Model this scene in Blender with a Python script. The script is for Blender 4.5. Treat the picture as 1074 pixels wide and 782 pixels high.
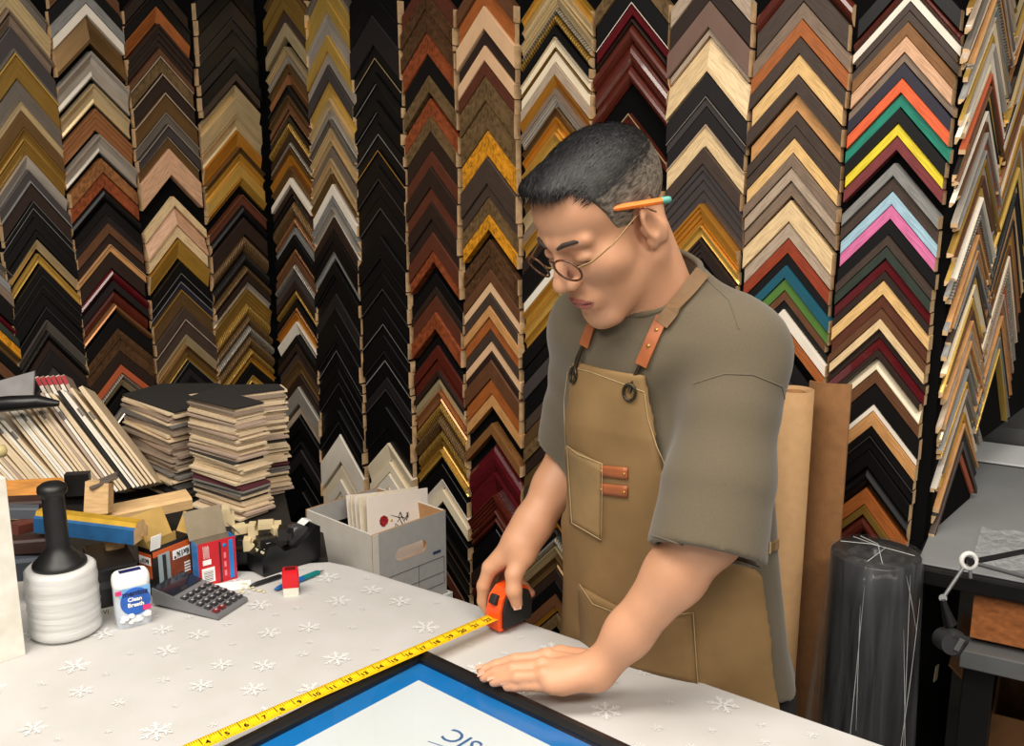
import bpy, bmesh, math, random
import numpy as np
from mathutils import Vector, Matrix, Euler

for o in list(bpy.data.objects):
    bpy.data.objects.remove(o, do_unlink=True)
SC = bpy.context.scene
COL = SC.collection
random.seed(7)
R = math.radians

# ------------------------------------------------------------------ camera
FPX = 1020.0
CX, CY = 537.0, 391.0
CAMZ = 1.55
PITCH = R(12.1)
cam_d = bpy.data.cameras.new('camera')
cam_d.sensor_fit = 'HORIZONTAL'
cam_d.sensor_width = 36.0
cam_d.lens = 36.0 * FPX / 1074.0
cam_d.clip_start = 0.05
cam = bpy.data.objects.new('camera', cam_d)
COL.objects.link(cam)
cam.location = (0, 0, CAMZ)
cam.rotation_euler = (math.pi / 2 - PITCH, 0, 0)
SC.camera = cam
CAM = Vector((0, 0, CAMZ))
C_F = Vector((0, math.cos(PITCH), -math.sin(PITCH)))
C_U = Vector((0, math.sin(PITCH), math.cos(PITCH)))
C_R = Vector((1, 0, 0))

def ray(px, py):
    return C_F + C_R * ((px - CX) / FPX) + C_U * ((CY - py) / FPX)
def at(px, py, d):
    return CAM + ray(px, py) * d
def on_z(px, py, z):
    r = ray(px, py)
    return CAM + r * ((z - CAM.z) / r.z)
def on_plane(px, py, p0, n):
    r = ray(px, py)
    return CAM + r * ((p0 - CAM).dot(n) / r.dot(n))

# ------------------------------------------------------------------ light
SC.view_settings.view_transform = 'Standard'
SC.view_settings.look = 'None'
SC.view_settings.gamma = 1.0
SC.view_settings.use_curve_mapping = False
SC.view_settings.exposure = 0.22
world = bpy.data.worlds.new('world')
SC.world = world
world.use_nodes = True
bg = world.node_tree.nodes['Background']
bg.inputs[0].default_value = (1.0, 0.95, 0.88, 1)
bg.inputs[1].default_value = 0.17

def ceiling_light(loc, sx, sy, power, col=(1, 0.93, 0.83)):
    l = bpy.data.lights.new('ceiling_panel_light', 'AREA')
    l.shape = 'RECTANGLE'; l.size = sx; l.size_y = sy
    l.energy = power; l.color = col
    o = bpy.data.objects.new('ceiling_panel_light', l)
    COL.objects.link(o); o.location = loc
    return o
ceiling_light((0.45, 0.75, 2.75), 1.2, 0.6, 22)
ceiling_light((-1.0, 0.5, 2.75), 1.2, 0.6, 34)
ceiling_light((0.9, -0.7, 2.75), 1.2, 0.6, 42)
ceiling_light((-0.7, -1.0, 2.75), 1.2, 0.6, 42)

# ------------------------------------------------------------------ helpers
def lin(c):
    out = []
    for v in c:
        v = v / 255.0
        out.append(v / 12.92 if v <= 0.04045 else ((v + 0.055) / 1.055) ** 2.4)
    return tuple(out) + (1.0,)

_mats = {}
def mat(name, rgb, rough=0.6, metal=0.0, kind='plain', amt=0.12, scale=30.0, bump=0.0, spec=0.5,
        trans=0.0, alpha=1.0, coat=0.0, sss=0.0, stretch=(1, 1, 1), coords='Object', sheen=0.0):
    """Procedural material: noise-varied colour, optional grain / burl / bead relief."""
    if name in _mats:
        return _mats[name]
    m = bpy.data.materials.new(name)
    m.use_nodes = True
    nt = m.node_tree
    b = nt.nodes['Principled BSDF']
    c = lin(rgb)
    b.inputs['Roughness'].default_value = rough
    b.inputs['Metallic'].default_value = metal
    b.inputs['Specular IOR Level'].default_value = spec
    b.inputs['Transmission Weight'].default_value = trans
    b.inputs['Alpha'].default_value = alpha
    b.inputs['Coat Weight'].default_value = coat
    b.inputs['Sheen Weight'].default_value = sheen
    if sss:
        b.inputs['Subsurface Weight'].default_value = sss
        b.inputs['Subsurface Radius'].default_value = (0.012, 0.005, 0.003)
        b.inputs['Subsurface Scale'].default_value = 1.0
    tc = nt.nodes.new('ShaderNodeTexCoord')
    mp = nt.nodes.new('ShaderNodeMapping')
    nt.links.new(tc.outputs[coords], mp.inputs[0])
    mp.inputs['Scale'].default_value = stretch
    nz = nt.nodes.new('ShaderNodeTexNoise')
    nt.links.new(mp.outputs[0], nz.inputs['Vector'])
    nz.inputs['Scale'].default_value = scale
    nz.inputs['Detail'].default_value = 5 if kind != 'plain' else 3
    nz.inputs['Distortion'].default_value = {'burl': 2.0, 'wood': 0.4}.get(kind, 0.0)
    rp = nt.nodes.new('ShaderNodeValToRGB')
    lo, hi = 1 - amt, 1 + amt
    e = rp.color_ramp.elements
    e[0].position = 0.3; e[1].position = 0.7
    e[0].color = (c[0] * lo, c[1] * lo, c[2] * lo * (0.96), 1)
    e[1].color = (min(1, c[0] * hi), min(1, c[1] * hi), min(1, c[2] * hi), 1)
    nt.links.new(nz.outputs['Fac'], rp.inputs[0])
    nt.links.new(rp.outputs[0], b.inputs['Base Color'])
    src = nz.outputs['Fac']
    if kind == 'bead':
        wv = nt.nodes.new('ShaderNodeTexWave')
        wv.inputs['Scale'].default_value = 45
        wv.inputs['Distortion'].default_value = 1.5
        wv.inputs['Detail Scale'].default_value = 3
        nt.links.new(mp.outputs[0], wv.inputs['Vector'])
        mix = nt.nodes.new('ShaderNodeMixRGB'); mix.blend_type = 'MULTIPLY'
        mix.inputs[0].default_value = 0.6
        nt.links.new(rp.outputs[0], mix.inputs[1]); nt.links.new(wv.outputs['Color'], mix.inputs[2])
        nt.links.new(mix.outputs[0], b.inputs['Base Color'])
        src = wv.outputs['Fac']
    if bump:
        bp = nt.nodes.new('ShaderNodeBump')
        bp.inputs['Strength'].default_value = bump
        bp.inputs['Distance'].default_value = 0.002
        nt.links.new(src, bp.inputs['Height'])
        nt.links.new(bp.outputs[0], b.inputs['Normal'])
    _mats[name] = m
    return m

def link(o, parent=None):
    COL.objects.link(o)
    if parent is not None:
        o.parent = parent
    return o

def tag(o, label=None, cat=None, group=None, kind=None):
    if label: o['label'] = label
    if cat: o['category'] = cat
    if group: o['group'] = group
    if kind: o['kind'] = kind
    return o

def empty(name, loc=(0, 0, 0), rz=0.0, label=None, cat=None, group=None):
    o = bpy.data.objects.new(name, None)
    o.empty_display_size = 0.05
    COL.objects.link(o)
    o.location = loc; o.rotation_euler = (0, 0, rz)
    return tag(o, label, cat, group)

def mesh_obj(name, verts, faces, mats, parent=None, smooth=False, fm=None):
    me = bpy.data.meshes.new(name)
    me.from_pydata([tuple(v) for v in verts], [], faces)
    if not isinstance(mats, (list, tuple)): mats = [mats]
    for m in mats: me.materials.append(m)
    if fm is not None: me.polygons.foreach_set('material_index', fm)
    if smooth: me.polygons.foreach_set('use_smooth', [True] * len(me.polygons))
    me.update()
    o = bpy.data.objects.new(name, me)
    return link(o, parent)

class MB:
    """collects shapes with material slots, builds one mesh object"""
    def __init__(s):
        s.v = []; s.f = []; s.m = []; s.sm = []
    def add(s, vs, fs, mi=0, smooth=False):
        b = len(s.v)
        s.v += [Vector(v) for v in vs]
        for f in fs:
            s.f.append([b + i for i in f]); s.m.append(mi); s.sm.append(smooth)
    def box(s, c, size, mi=0, rot=None, bev=0.0):
        """box with chamfered edges"""
        c = Vector(c); hx, hy, hz = [k / 2 for k in size]
        M = rot if rot is not None else Matrix.Identity(3)
        bm = bmesh.new()
        bmesh.ops.create_cube(bm, size=1)
        for v in bm.verts:
            v.co = Vector((v.co.x * hx * 2, v.co.y * hy * 2, v.co.z * hz * 2))
        if bev > 0:
            bmesh.ops.bevel(bm, geom=bm.edges[:], offset=bev, segments=2, profile=0.6, affect='EDGES')
        bm.verts.index_update()
        s.add([c + M @ v.co for v in bm.verts], [[v.index for v in f.verts] for f in bm.faces], mi, False)
        bm.free()
    def tube(s, pts, rad, n=8, mi=0, caps=True, smooth=True):
        pts = [Vector(p) for p in pts]
        rads = rad if isinstance(rad, (list, tuple)) else [rad] * len(pts)
        vs = []; fs = []
        up = None
        for i, p in enumerate(pts):
            t = (pts[min(i + 1, len(pts) - 1)] - pts[max(i - 1, 0)]).normalized()
            if up is None:
                up = Vector((0, 0, 1)) if abs(t.z) < 0.9 else Vector((1, 0, 0))
            a = t.cross(up).normalized(); bb = a.cross(t).normalized(); up = bb
            for k in range(n):
                an = 2 * math.pi * k / n
                vs.append(p + (a * math.cos(an) + bb * math.sin(an)) * rads[i])
        for i in range(len(pts) - 1):
            for k in range(n):
                k2 = (k + 1) % n
                fs.append([i * n + k, i * n + k2, (i + 1) * n + k2, (i + 1) * n + k])
        s.add(vs, fs, mi, smooth)
        if caps:
            b = len(pts) - 1
            s.add(vs[:n], [list(range(n))[::-1]], mi); s.add(vs[b * n:], [list(range(n))], mi)
    def lathe(s, prof, n=28, c=(0, 0, 0), mi=0, smooth=True, M=None):
        c = Vector(c); vs = []; fs = []
        M = M if M is not None else Matrix.Identity(3)
        for (r, z) in prof:
            for k in range(n):
                a = 2 * math.pi * k / n
                vs.append(c + M @ Vector((r * math.cos(a), r * math.sin(a), z)))
        for i in range(len(prof) - 1):
            for k in range(n):
                k2 = (k + 1) % n
                fs.append([i * n + k, i * n + k2, (i + 1) * n + k2, (i + 1) * n + k])
        s.add(vs, fs, mi, smooth)
        s.add(vs[:n], [list(range(n))[::-1]], mi); s.add(vs[-n:], [list(range(n))], mi)
    def prism(s, outline, z0, z1, mi=0, M=None, c=(0, 0, 0), mtop=None):
        c = Vector(c); M = M if M is not None else Matrix.Identity(3)
        n = len(outline)
        vs = [c + M @ Vector((x, y, z0)) for x, y in outline] + [c + M @ Vector((x, y, z1)) for x, y in outline]
        s.add(vs, [[i, (i + 1) % n, n + (i + 1) % n, n + i] for i in range(n)], mi)
        s.add(vs, [list(range(n))[::-1]], mi)
        s.add(vs, [list(range(n, 2 * n))], mi if mtop is None else mtop)
    def build(s, name, mats, parent=None):
        me = bpy.data.meshes.new(name)
        me.from_pydata([tuple(v) for v in s.v], [], s.f)
        if not isinstance(mats, (list, tuple)): mats = [mats]
        for m in mats: me.materials.append(m)
        me.polygons.foreach_set('material_index', s.m)
        me.polygons.foreach_set('use_smooth', s.sm)
        me.update()
        o = bpy.data.objects.new(name, me)
        return link(o, parent)

def rotz(a): return Matrix.Rotation(a, 3, 'Z')

def text_mesh(name, body, size, m, parent=None, matrix=None, extrude=0.0002, align='CENTER', bold=0.0, sx=1.0):
    cu = bpy.data.curves.new(name, 'FONT')
    cu.body = body; cu.size = size; cu.extrude = extrude
    cu.align_x = align; cu.align_y = 'CENTER'; cu.resolution_u = 3; cu.offset = bold
    t = bpy.data.objects.new(name + '_tmp', cu)
    COL.objects.link(t)
    dg = bpy.context.evaluated_depsgraph_get()
    me = bpy.data.meshes.new_from_object(t.evaluated_get(dg))
    bpy.data.objects.remove(t, do_unlink=True)
    me.name = name
    me.materials.clear(); me.materials.append(m)
    if sx != 1.0:
        for v in me.vertices: v.co.x *= sx
    o = bpy.data.objects.new(name, me)
    link(o, parent)
    if matrix is not None: o.matrix_local = matrix
    return o
# ------------------------------------------------------------------ room shell
TZ = 0.85                                   # table top height
WQ = Vector((0.41, 2.03, 0)); A_R = R(-40)  # wall behind the man
A_L = R(50)                                 # wall behind the mat stacks / side of the end panel
uR = Vector((math.cos(A_R), math.sin(A_R), 0)); nR = Vector((math.sin(A_R), -math.cos(A_R), 0))
uL = Vector((math.cos(A_L), math.sin(A_L), 0)); nL = Vector((math.sin(A_L), -math.cos(A_L), 0))
CORNER = Vector((-0.735, 2.99, 0))
RIGHT_END = Vector((0.775, 1.724, 0))
velvet = mat('black_velvet', (9, 9, 10), 0.95, kind='cloth', amt=0.3, scale=400, bump=0.2, spec=0.1)
floor_m = mat('grey_floor', (70, 66, 62), 0.7, amt=0.25, scale=6)
wall_m = mat('painted_wall', (150, 145, 138), 0.8, amt=0.05, scale=8)

def slab(name, a, b, n, th, z0, z1, m):
    """vertical slab whose visible face runs a -> b, thickness away from n"""
    a = Vector(a); b = Vector(b)
    vs = []
    for z in (z0, z1):
        for p in (a, b, b - n * th, a - n * th):
            vs.append((p.x, p.y, z))
    fs = [[0, 1, 5, 4], [1, 2, 6, 5], [2, 3, 7, 6], [3, 0, 4, 7], [3, 2, 1, 0], [4, 5, 6, 7]]
    o = mesh_obj(name, vs, fs, m)
    tag(o, kind='structure')
    return o
slab('wall_right', CORNER, RIGHT_END, nR, 0.03, 0, 2.8, velvet)
slab('wall_left', CORNER - uL * 2.6, CORNER, nL, 0.06, 0, 2.8, velvet)
mb = MB(); mb.box((0.2, 1.2, -0.03), (7, 7, 0.06)); tag(mb.build('floor', floor_m), kind='structure')
slab('wall_back', (0.3, 3.6, 0), (3.7, 3.6, 0), Vector((0, -1, 0)), 0.06, 0, 2.8, wall_m)

# ------------------------------------------------------------------ frame corner samples
FIN = {  # key: (words, sRGB, type)
 'black': ('black', (9, 8, 9), 'p'), 'charc': ('charcoal', (34, 30, 31), 'p'), 'dgrey': ('dark grey', (66, 60, 60), 'p'),
 'grey': ('grey', (135, 134, 132), 'g'), 'taupe': ('taupe', (128, 108, 92), 'g'), 'ltaupe': ('pale taupe', (178, 158, 138), 'g'),
 'dtaupe': ('dark taupe', (68, 54, 46), 'g'), 'mauve': ('mauve brown', (120, 94, 84), 'p'),
 'white': ('white', (240, 230, 216), 'p'), 'cream': ('cream', (242, 226, 198), 'p'), 'peach': ('peach', (230, 188, 148), 'p'),
 'pwood': ('pink oak', (214, 168, 134), 'g'), 'lwood': ('light maple', (231, 198, 152), 'g'), 'ywood': ('yellow pine', (229, 186, 124), 'g'),
 'tan': ('tan', (202, 148, 92), 'g'), 'obrown': ('orange brown', (164, 92, 42), 'g'), 'brown': ('brown', (100, 64, 40), 'g'),
 'mbrown': ('oak brown', (130, 88, 48), 'g'), 'dbrown': ('dark brown', (44, 29, 22), 'g'), 'rbrown': ('red brown', (90, 46, 29), 'g'),
 'mahog': ('mahogany', (88, 36, 26), 'l'), 'burg': ('burgundy', (92, 24, 30), 'l'), 'maroon': ('maroon', (122, 52, 54), 'g'),
 'burl': ('light burl', (140, 92, 54), 'b'), 'dburl': ('dark burl', (82, 56, 36), 'b'), 'cburl': ('copper burl', (136, 68, 38), 'b'),
 'oburl': ('olive burl', (104, 82, 54), 'b'), 'amber': ('amber', (206, 138, 34), 'b'),
 'gold': ('gold', (206, 158, 68), 'm'), 'agold': ('antique gold', (158, 124, 60), 'm'), 'brass': ('brass', (216, 178, 92), 'm'),
 'bronze': ('bronze', (122, 94, 60), 'm'), 'champ': ('champagne', (212, 190, 148), 'm'), 'silver': ('silver', (190, 182, 172), 'm'),
 'pewter': ('pewter', (128, 120, 112), 'm'), 'copper': ('copper', (172, 120, 80), 'm'), 'ogold': ('orange gold', (204, 140, 52), 'm'),
 'bgold': ('beaded gold', (205, 160, 76), 'x'), 'bsilver': ('beaded silver', (188, 178, 164), 'x'), 'bbronze': ('beaded bronze', (140, 108, 70), 'x'),
 'bblack': ('beaded black', (44, 40, 38), 'x'), 'bcopper': ('beaded copper', (190, 132, 88), 'x'),
 'orange': ('orange', (232, 100, 56), 'g'), 'tgreen': ('emerald', (24, 132, 110), 'g'), 'yellow': ('yellow', (242, 210, 52), 'g'),
 'lblue': ('pale blue', (164, 198, 216), 'g'), 'pink': ('pink', (218, 116, 166), 'g'), 'dgreen': ('blackish green', (46, 56, 48), 'g'),
 'navy': ('navy black', (46, 44, 58), 'p'), 'teal': ('teal', (26, 88, 108), 'p'), 'green': ('green', (84, 124, 56), 'p'),
 'brick': ('brick red', (146, 58, 32), 'g'), 'terra': ('terracotta', (186, 92, 58), 'p'),
}
def finish(k):
    w, c, t = FIN[k]
    nm = 'sample_' + w.replace(' ', '_')
    if t == 'p': return mat(nm, c, 0.42, amt=0.06, scale=20, coords='UV')
    if t == 'g': return mat(nm, c, 0.5, kind='wood', amt=0.3, scale=60, bump=0.12, coords='UV', stretch=(0.5, 5, 1))
    if t == 'l': return mat(nm, c, 0.22, kind='wood', amt=0.25, scale=50, coords='UV', stretch=(0.6, 4, 1), coat=0.4)
    if t == 'b': return mat(nm, c, 0.35, kind='burl', amt=0.5, scale=38, coords='UV')
    if t == 'm': return mat(nm, tuple(min(255, v * 1.08) for v in c), 0.33, metal=0.6, amt=0.12, scale=25, coords='UV', stretch=(0.6, 3, 1))
    return mat(nm, c, 0.4, metal=0.45, kind='bead', amt=0.25, scale=90, bump=0.8, coords='UV')
RAW = mat('raw_cut_wood', (214, 178, 134), 0.8, kind='wood', amt=0.22, scale=40)
BACKM = mat('raw_back_wood', (120, 92, 62), 0.85, kind='wood', amt=0.2, scale=30)

def profile(kind, D):
    """(t across the leg from outer to inner edge, depth) ; returns points + strip slot (0 face, 1 accent)"""
    if kind == 'scoop':
        p = [(0, D), (.10, D), (.22, .72 * D), (.45, .5 * D), (.75, .48 * D), (.92, .62 * D), (1, .55 * D)]
    elif kind == 'round':
        p = [(0, .35 * D), (.06, .62 * D), (.2, .88 * D), (.42, D), (.65, .9 * D), (.85, .62 * D), (1, .3 * D)]
    elif kind == 'step':
        p = [(0, D), (.14, D), (.18, .8 * D), (.38, .8 * D), (.42, .62 * D), (.66, .62 * D), (.7, .45 * D), (.9, .45 * D), (1, .35 * D)]
    elif kind == 'slope':
        p = [(0, D), (.07, D), (.93, .42 * D), (1, .42 * D)]
    elif kind == 'rise':
        p = [(0, .45 * D), (.08, .5 * D), (.85, D), (1, D)]
    elif kind == 'lip':
        p = [(0, D), (.09, D), (.095, .78 * D), (.96, .78 * D), (1, .72 * D)]
    elif kind == 'inlip':
        p = [(0, .75 * D), (.05, .8 * D), (.85, .8 * D), (.86, D), (1, D)]
    else:
        p = [(0, .9 * D), (.035, D), (.965, D), (1, .9 * D)]
    return p

def chevron(hl, hr, rise, band, D, prof, fin, acc):
    """corner sample: two mitred legs, ends cut upright; local x along wall, -y out of the wall, z up, apex at origin"""
    p = profile(prof, D)
    if band < 0.02 and prof not in ('lip', 'slope'): p = profile('flat', D) if prof == 'step' else p
    pts = [(0, 0.0)] + p + [(1, 0.0)]
    vs = []; uv = []
    kl = math.hypot(1, rise)
    for (t, d) in pts:
        z = -t * band
        vs += [(-hl, -d, z - hl * rise), (0, -d, z), (hr, -d, z - hr * rise)]
    n = len(pts); fs = []; fm = []; fuv = []
    acc_t = {'lip': .09, 'scoop': .10, 'slope': .07, 'step': .14}.get(prof, -1)
    for i in range(n - 1):
        for s in (0, 1):
            a = i * 3 + s
            fs.append([a, a + 3, a + 4, a + 1])
            t1 = pts[i + 1][0]
            is_acc = acc and ((prof == 'inlip' and pts[i][0] >= .85 and i < n - 2) or (t1 <= acc_t + 1e-6 and i > 0))
            fm.append(1 if is_acc else 0)
            L = hl if s == 0 else hr
            v0 = i * 0.013 + pts[i][0] * band; v1 = v0 + (pts[i + 1][0] - pts[i][0]) * band + 0.003
            fuv += ([(-L * kl, v0), (-L * kl, v1), (0, v1), (0, v0)] if s == 0 else [(0.3, v0), (0.3, v1), (0.3 + L * kl, v1), (0.3 + L * kl, v0)])
    fs.append([i * 3 for i in range(n)][::-1]); fm.append(2); fuv += [(0, 0)] * n
    fs.append([i * 3 + 2 for i in range(n)]); fm.append(2); fuv += [(0, 0)] * n
    b = (n - 1) * 3
    fs += [[0, 1, b + 1, b], [1, 2, b + 2, b + 1]]; fm += [3, 3]; fuv += [(0, 0)] * 8
    me = bpy.data.meshes.new('frame_corner_sample')
    me.from_pydata(vs, [], fs)
    for m in (finish(fin), finish(acc or fin), RAW, BACKM): me.materials.append(m)
    me.polygons.foreach_set('material_index', fm)
    lay = me.uv_layers.new(name='UVMap')
    flat = [c for q in fuv for c in q]
    lay.data.foreach_set('uv', flat)
    me.update()
    return me

ORD = ['first', 'second', 'third', 'fourth', 'fifth', 'sixth', 'seventh', 'eighth', 'ninth', 'tenth']

def column(wall, spot, apex, edges, arm, items, D0=0.021, rmax=1.25, jit=0.008, jlen=0.004, hide=None):
    """wall: 'R' or 'L'; apex: two pixels on the apex line; edges: (xl, xr, y) pixel row with both column edges;
    arm: (apex, left end or None, right end or None) pixels of one sample; items: list of 'y[-yb] finish[/accent] [profile]'"""
    u, n = (uR, nR) if wall == 'R' else (uL, nL)
    p0 = {'R': WQ, 'L': CORNER, 'W': RIGHT_END}[wall] + n * 0.016
    def wz(px, py):
        q = on_plane(px, py, p0, n)
        return (q - p0).dot(u), q.z
    (u0, z0), (u1, z1) = wz(*apex[0]), wz(*apex[1])
    def apx(y):
        t = (y - apex[0][1]) / (apex[1][1] - apex[0][1])
        return apex[0][0] + (apex[1][0] - apex[0][0]) * t
    ue = edges[2]
    ua = wz(apx(ue), ue)[0]
    hl = ua - wz(edges[0], ue)[0]; hr = wz(edges[1], ue)[0] - ua
    rr = []
    au, az = wz(*arm[0])
    for e in arm[1:]:
        if e:
            eu, ez = wz(*e); rr.append((az - ez) / abs(eu - au))
    rise = min(rmax, max(0.95, sum(rr) / len(rr)))
    ang = A_R if wall == 'R' else A_L
    tilt = math.atan2(u1 - u0, z0 - z1)
    parsed = []
    for it in [s.strip() for s in items.split(';') if s.strip()]:
        w = it.split()
        ys = w[0].split('~')
        y = float(ys[0]); yb = float(ys[1]) if len(ys) > 1 else None
        fa = w[1].split('/')
        parsed.append([y, yb, fa[0], fa[1] if len(fa) > 1 else None, w[2] if len(w) > 2 else None])
    rng = random.Random(sum(map(ord, spot)))
    for i, (y, yb, fin, acc, prof) in enumerate(parsed):
        if yb is None:
            yb = parsed[i + 1][0] if i + 1 < len(parsed) else y + 14
        uu, zz = wz(apx(y), y); zb = wz(apx(yb), yb)[1]
        band = max(0.008, zz - zb - 0.0015)
        if prof is None:
            prof = {'m': 'scoop', 'p': 'flat', 'g': 'flat', 'l': 'round', 'b': 'flat', 'x': 'round'}[FIN[fin][2]]
            if acc: prof = 'lip'
        D = D0 * rng.uniform(0.75, 1.25)
        jl = rng.uniform(-jlen, jlen * 0.75)
        me = chevron(hl + jl, hr + jl, rise, band, D, prof, fin, acc)
        p = p0 + u * uu - n * 0.0155
        rot = (Matrix.Rotation(ang, 3, 'Z') @ Matrix.Rotation(-tilt * 0.4 + rng.uniform(-jit, jit), 3, 'Y'))
        nm = FIN[fin][0]
        up = FIN[parsed[i - 1][2]][0] if i else None
        dn = FIN[parsed[i + 1][2]][0] if i + 1 < len(parsed) else None
        lab = nm + ' corner sample'
        if up: lab += ' under ' + up
        if dn: lab += (',' if up else '') + ' over ' + dn
        vis = (edges[1] - edges[0]) * (min(yb, 600) - max(y, -30))
        if y < -8: vis *= 0.45
        if hide and hide[0] < y < hide[1]: vis *= 0.15
        if fin in ('black', 'charc') and not acc: vis *= 0.6
        SAMPLES.append((vis, me, (p.x, p.y, zz), rot, lab + ', ' + spot, 'corner samples, ' + spot))

SAMPLES = []
def build_samples(limit=300):
    order = sorted(range(len(SAMPLES)), key=lambda k: -SAMPLES[k][0])
    keep = set(order[:limit])
    bm = bmesh.new(); mats = []; 
    for k, (vis, me, loc, rot, lab, grp) in enumerate(SAMPLES):
        if k in keep:
            o = bpy.data.objects.new('frame_corner_sample', me)
            COL.objects.link(o)
            o.location = loc; o.rotation_euler = rot.to_euler()
            tag(o, lab, 'frame sample', grp)
        else:
            idx = []
            for m in me.materials:
                if m not in mats: mats.append(m)
                idx.append(mats.index(m))
            for p in me.polygons: p.material_index = idx[p.material_index]
            me.transform(Matrix.Translation(loc) @ rot.to_4x4())
            bm.from_mesh(me)
    me = bpy.data.meshes.new('frame_corner_samples')
    bm.to_mesh(me); bm.free()
    for m in mats: me.materials.append(m)
    o = bpy.data.objects.new('frame_corner_samples', me); COL.objects.link(o)
    tag(o, 'narrow black and metallic corner samples filling the gaps between the larger ones', 'frame samples', kind='stuff')

BS = '%s bench-side column from room corner'
MS = '%s man-side column from room corner'
column('L', BS % 'fifth', [(-38, 258), (-24, 372)], (-62, 13, 310), ((10.7, 28), None, (57, 91)),
  '236 pewter; 250 grey; 262 taupe; 275 black; 298 burg; 308 dgreen; 318 amber; 330 bronze; 342 black; 356 brown; 372 black')
column('L', BS % 'fourth', [(10.7, 28), (54.6, 384)], (-10, 65, 150), ((10.7, 28), None, (57, 91)),
  '-34 pewter; -16 champ step; 8 taupe round; 16 taupe slope; 28 dgrey/pewter inlip; 55 agold/brass lip; 83 pewter flat; 107 champ lip; 116 bronze flat; 134 agold; 149 agold step; 163 silver slope; 178 dgrey/grey inlip; 192 dbrown; 211 black/grey; 218 black/grey; 228 black; 241~249 black; 251~261 champ slope; 266~276 brass scoop; 278 black; 288 black/dgrey; 299 black/dtaupe; 308 black; 322~334 black/dgrey; 335 pewter slope; 346 bblack round; 357 dbrown; 367 charc; 384 dgrey; 400 black; 415 charc')
column('L', BS % 'third', [(89, 3.6), (126, 375)], (66, 139, 150), ((89, 3.6), (52, 38.5), (130.7, 52)),
  '-42 brown; -26 black; -10 grey; 3.6~16 white flat; 17~46 bronze rise; 53.7~82 silver scoop; 87.7~109 champ scoop; 113.7~137 copper step; 140.7~160 silver scoop; 166 burl; 181 cburl; 197 black round; 212 black; 223 charc/dbrown; 234 brown; 245 dbrown; 256 tan/peach lip; 264 dbrown; 281.5 burg round; 294 charc; 303 mahog round; 318~326 copper round; 328 black; 344 dburl; 352 dburl/bronze; 368 dbrown; 382 terra flat; 391 bsilver; 398~404 champ slope; 408~420 black; 426~436 silver; 440 black')
column('L', BS % 'second', [(163, 6.7), (198, 384)], (142, 208, 150), ((163, 6.7), (132, 41), (199, 51)),
  '-24 dbrown; -10 black/dbrown; 6.7~24 obrown slope; 25 dbrown step; 51 brown; 58.5 oburl/ltaupe lip; 77 dbrown/ltaupe lip; 97 bronze/ltaupe lip; 117.5 pewter/silver lip; 130.5 dgrey/ltaupe lip; 143 bronze/ltaupe lip; 156~184 pwood flat; 206~216 lwood flat; 217 pwood rise; 236~249 lwood flat; 251~271 gold slope; 274 black; 286 black/grey; 295 navy/grey step; 303.6 bronze/gold lip; 322 dtaupe; 334 dtaupe/ltaupe lip; 350.6 champ slope; 362 bronze; 370 agold; 378 black/grey; 386 charc; 394 black')
column('L', BS % 'first', [(242, 19), (263, 365)], (213, 274, 150), ((240, 89), (212, 116), (271.6, 123)),
  '-34 charc; -16 black; 0 charc; 19 charc/dgrey; 32 black; 50 charc; 62 black; 76~85 dtaupe; 89 champ slope; 102 champ flat; 120 champ scoop; 137 ogold slope; 154 bronze; 161 gold scoop; 172.6 brass flat; 186~194 gold slope; 204 rbrown/copper lip; 215 black round; 228 dbrown; 245.6 bbronze; 264 bblack; 278.6 bbronze; 288 dbrown; 295 silver; 302.6 agold step; 318 bgold; 331 bbronze; 341 bsilver; 351.5 bbronze; 365 bgold; 374.6~380 gold; 381 black; 393~401 brass; 404 dbrown')
column('R', MS % 'first', [(300, 24), (314, 377)], (283, 326, 130), ((300, 24), (281.5, 58), (324.7, 57.6)),
  '-30 bronze; -16 agold flat; -2 agold flat; 10.5 dtaupe; 24~39 champ flat; 49 champ step; 58 silver step; 67~76 bronze; 78 copper slope; 89 black/dgrey; 100 bronze; 108 brown; 115 bcopper; 121 black; 127.6 bgold; 139 dbrown; 148 bsilver; 155 bronze; 163 ogold slope; 174 bronze; 186.5~194 white flat; 195 dbrown; 203 bblack; 210.7 bbronze; 227.7~237 bcopper; 239 grey/silver lip; 246 black; 259 bcopper; 268 brown; 276 bsilver; 285 dgrey; 294 dbrown; 303~312 bgold; 314 black; 321 bcopper; 328 ogold; 337~350 white slope; 351 black; 360 dbrown; 368 dtaupe; 377 bronze; 392 dbrown; 405~423 silver flat; 426~434 ltaupe; 436 black; 450 black; 463 black/dgrey; 471 charc; 485 black; 500 black; 515 black')
column('R', MS % 'second', [(344, 12.5), (355, 376)], (325, 373, 120), ((344, 12.5), (325.7, 52), (371, 55.7)),
  '-34 pewter; -20 brass flat; -2 brass flat; 12.5 silver/champ lip; 37 brass flat; 54 silver flat; 68 dgrey flat; 84.5 brass scoop; 103 champ; 114 silver; 125 pewter; 134 champ step; 146 champ; 153 pewter flat; 166 champ scoop; 174 champ; 182 bronze slope; 193~205 white flat; 207 grey slope; 217 silver scoop; 228 dbrown flat; 240 black; 253 black; 263.5~271 grey/silver; 275 black; 288 black/charc; 307.6 charc flat; 322 black; 340 black; 357 black/dgrey; 367 black/grey; 376 black; 388 black; 401 black/dgrey; 417 black; 430 black; 442~454 black/dgrey; 455~484 white flat; 488 cream flat; 502 white; 515 cream')
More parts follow.
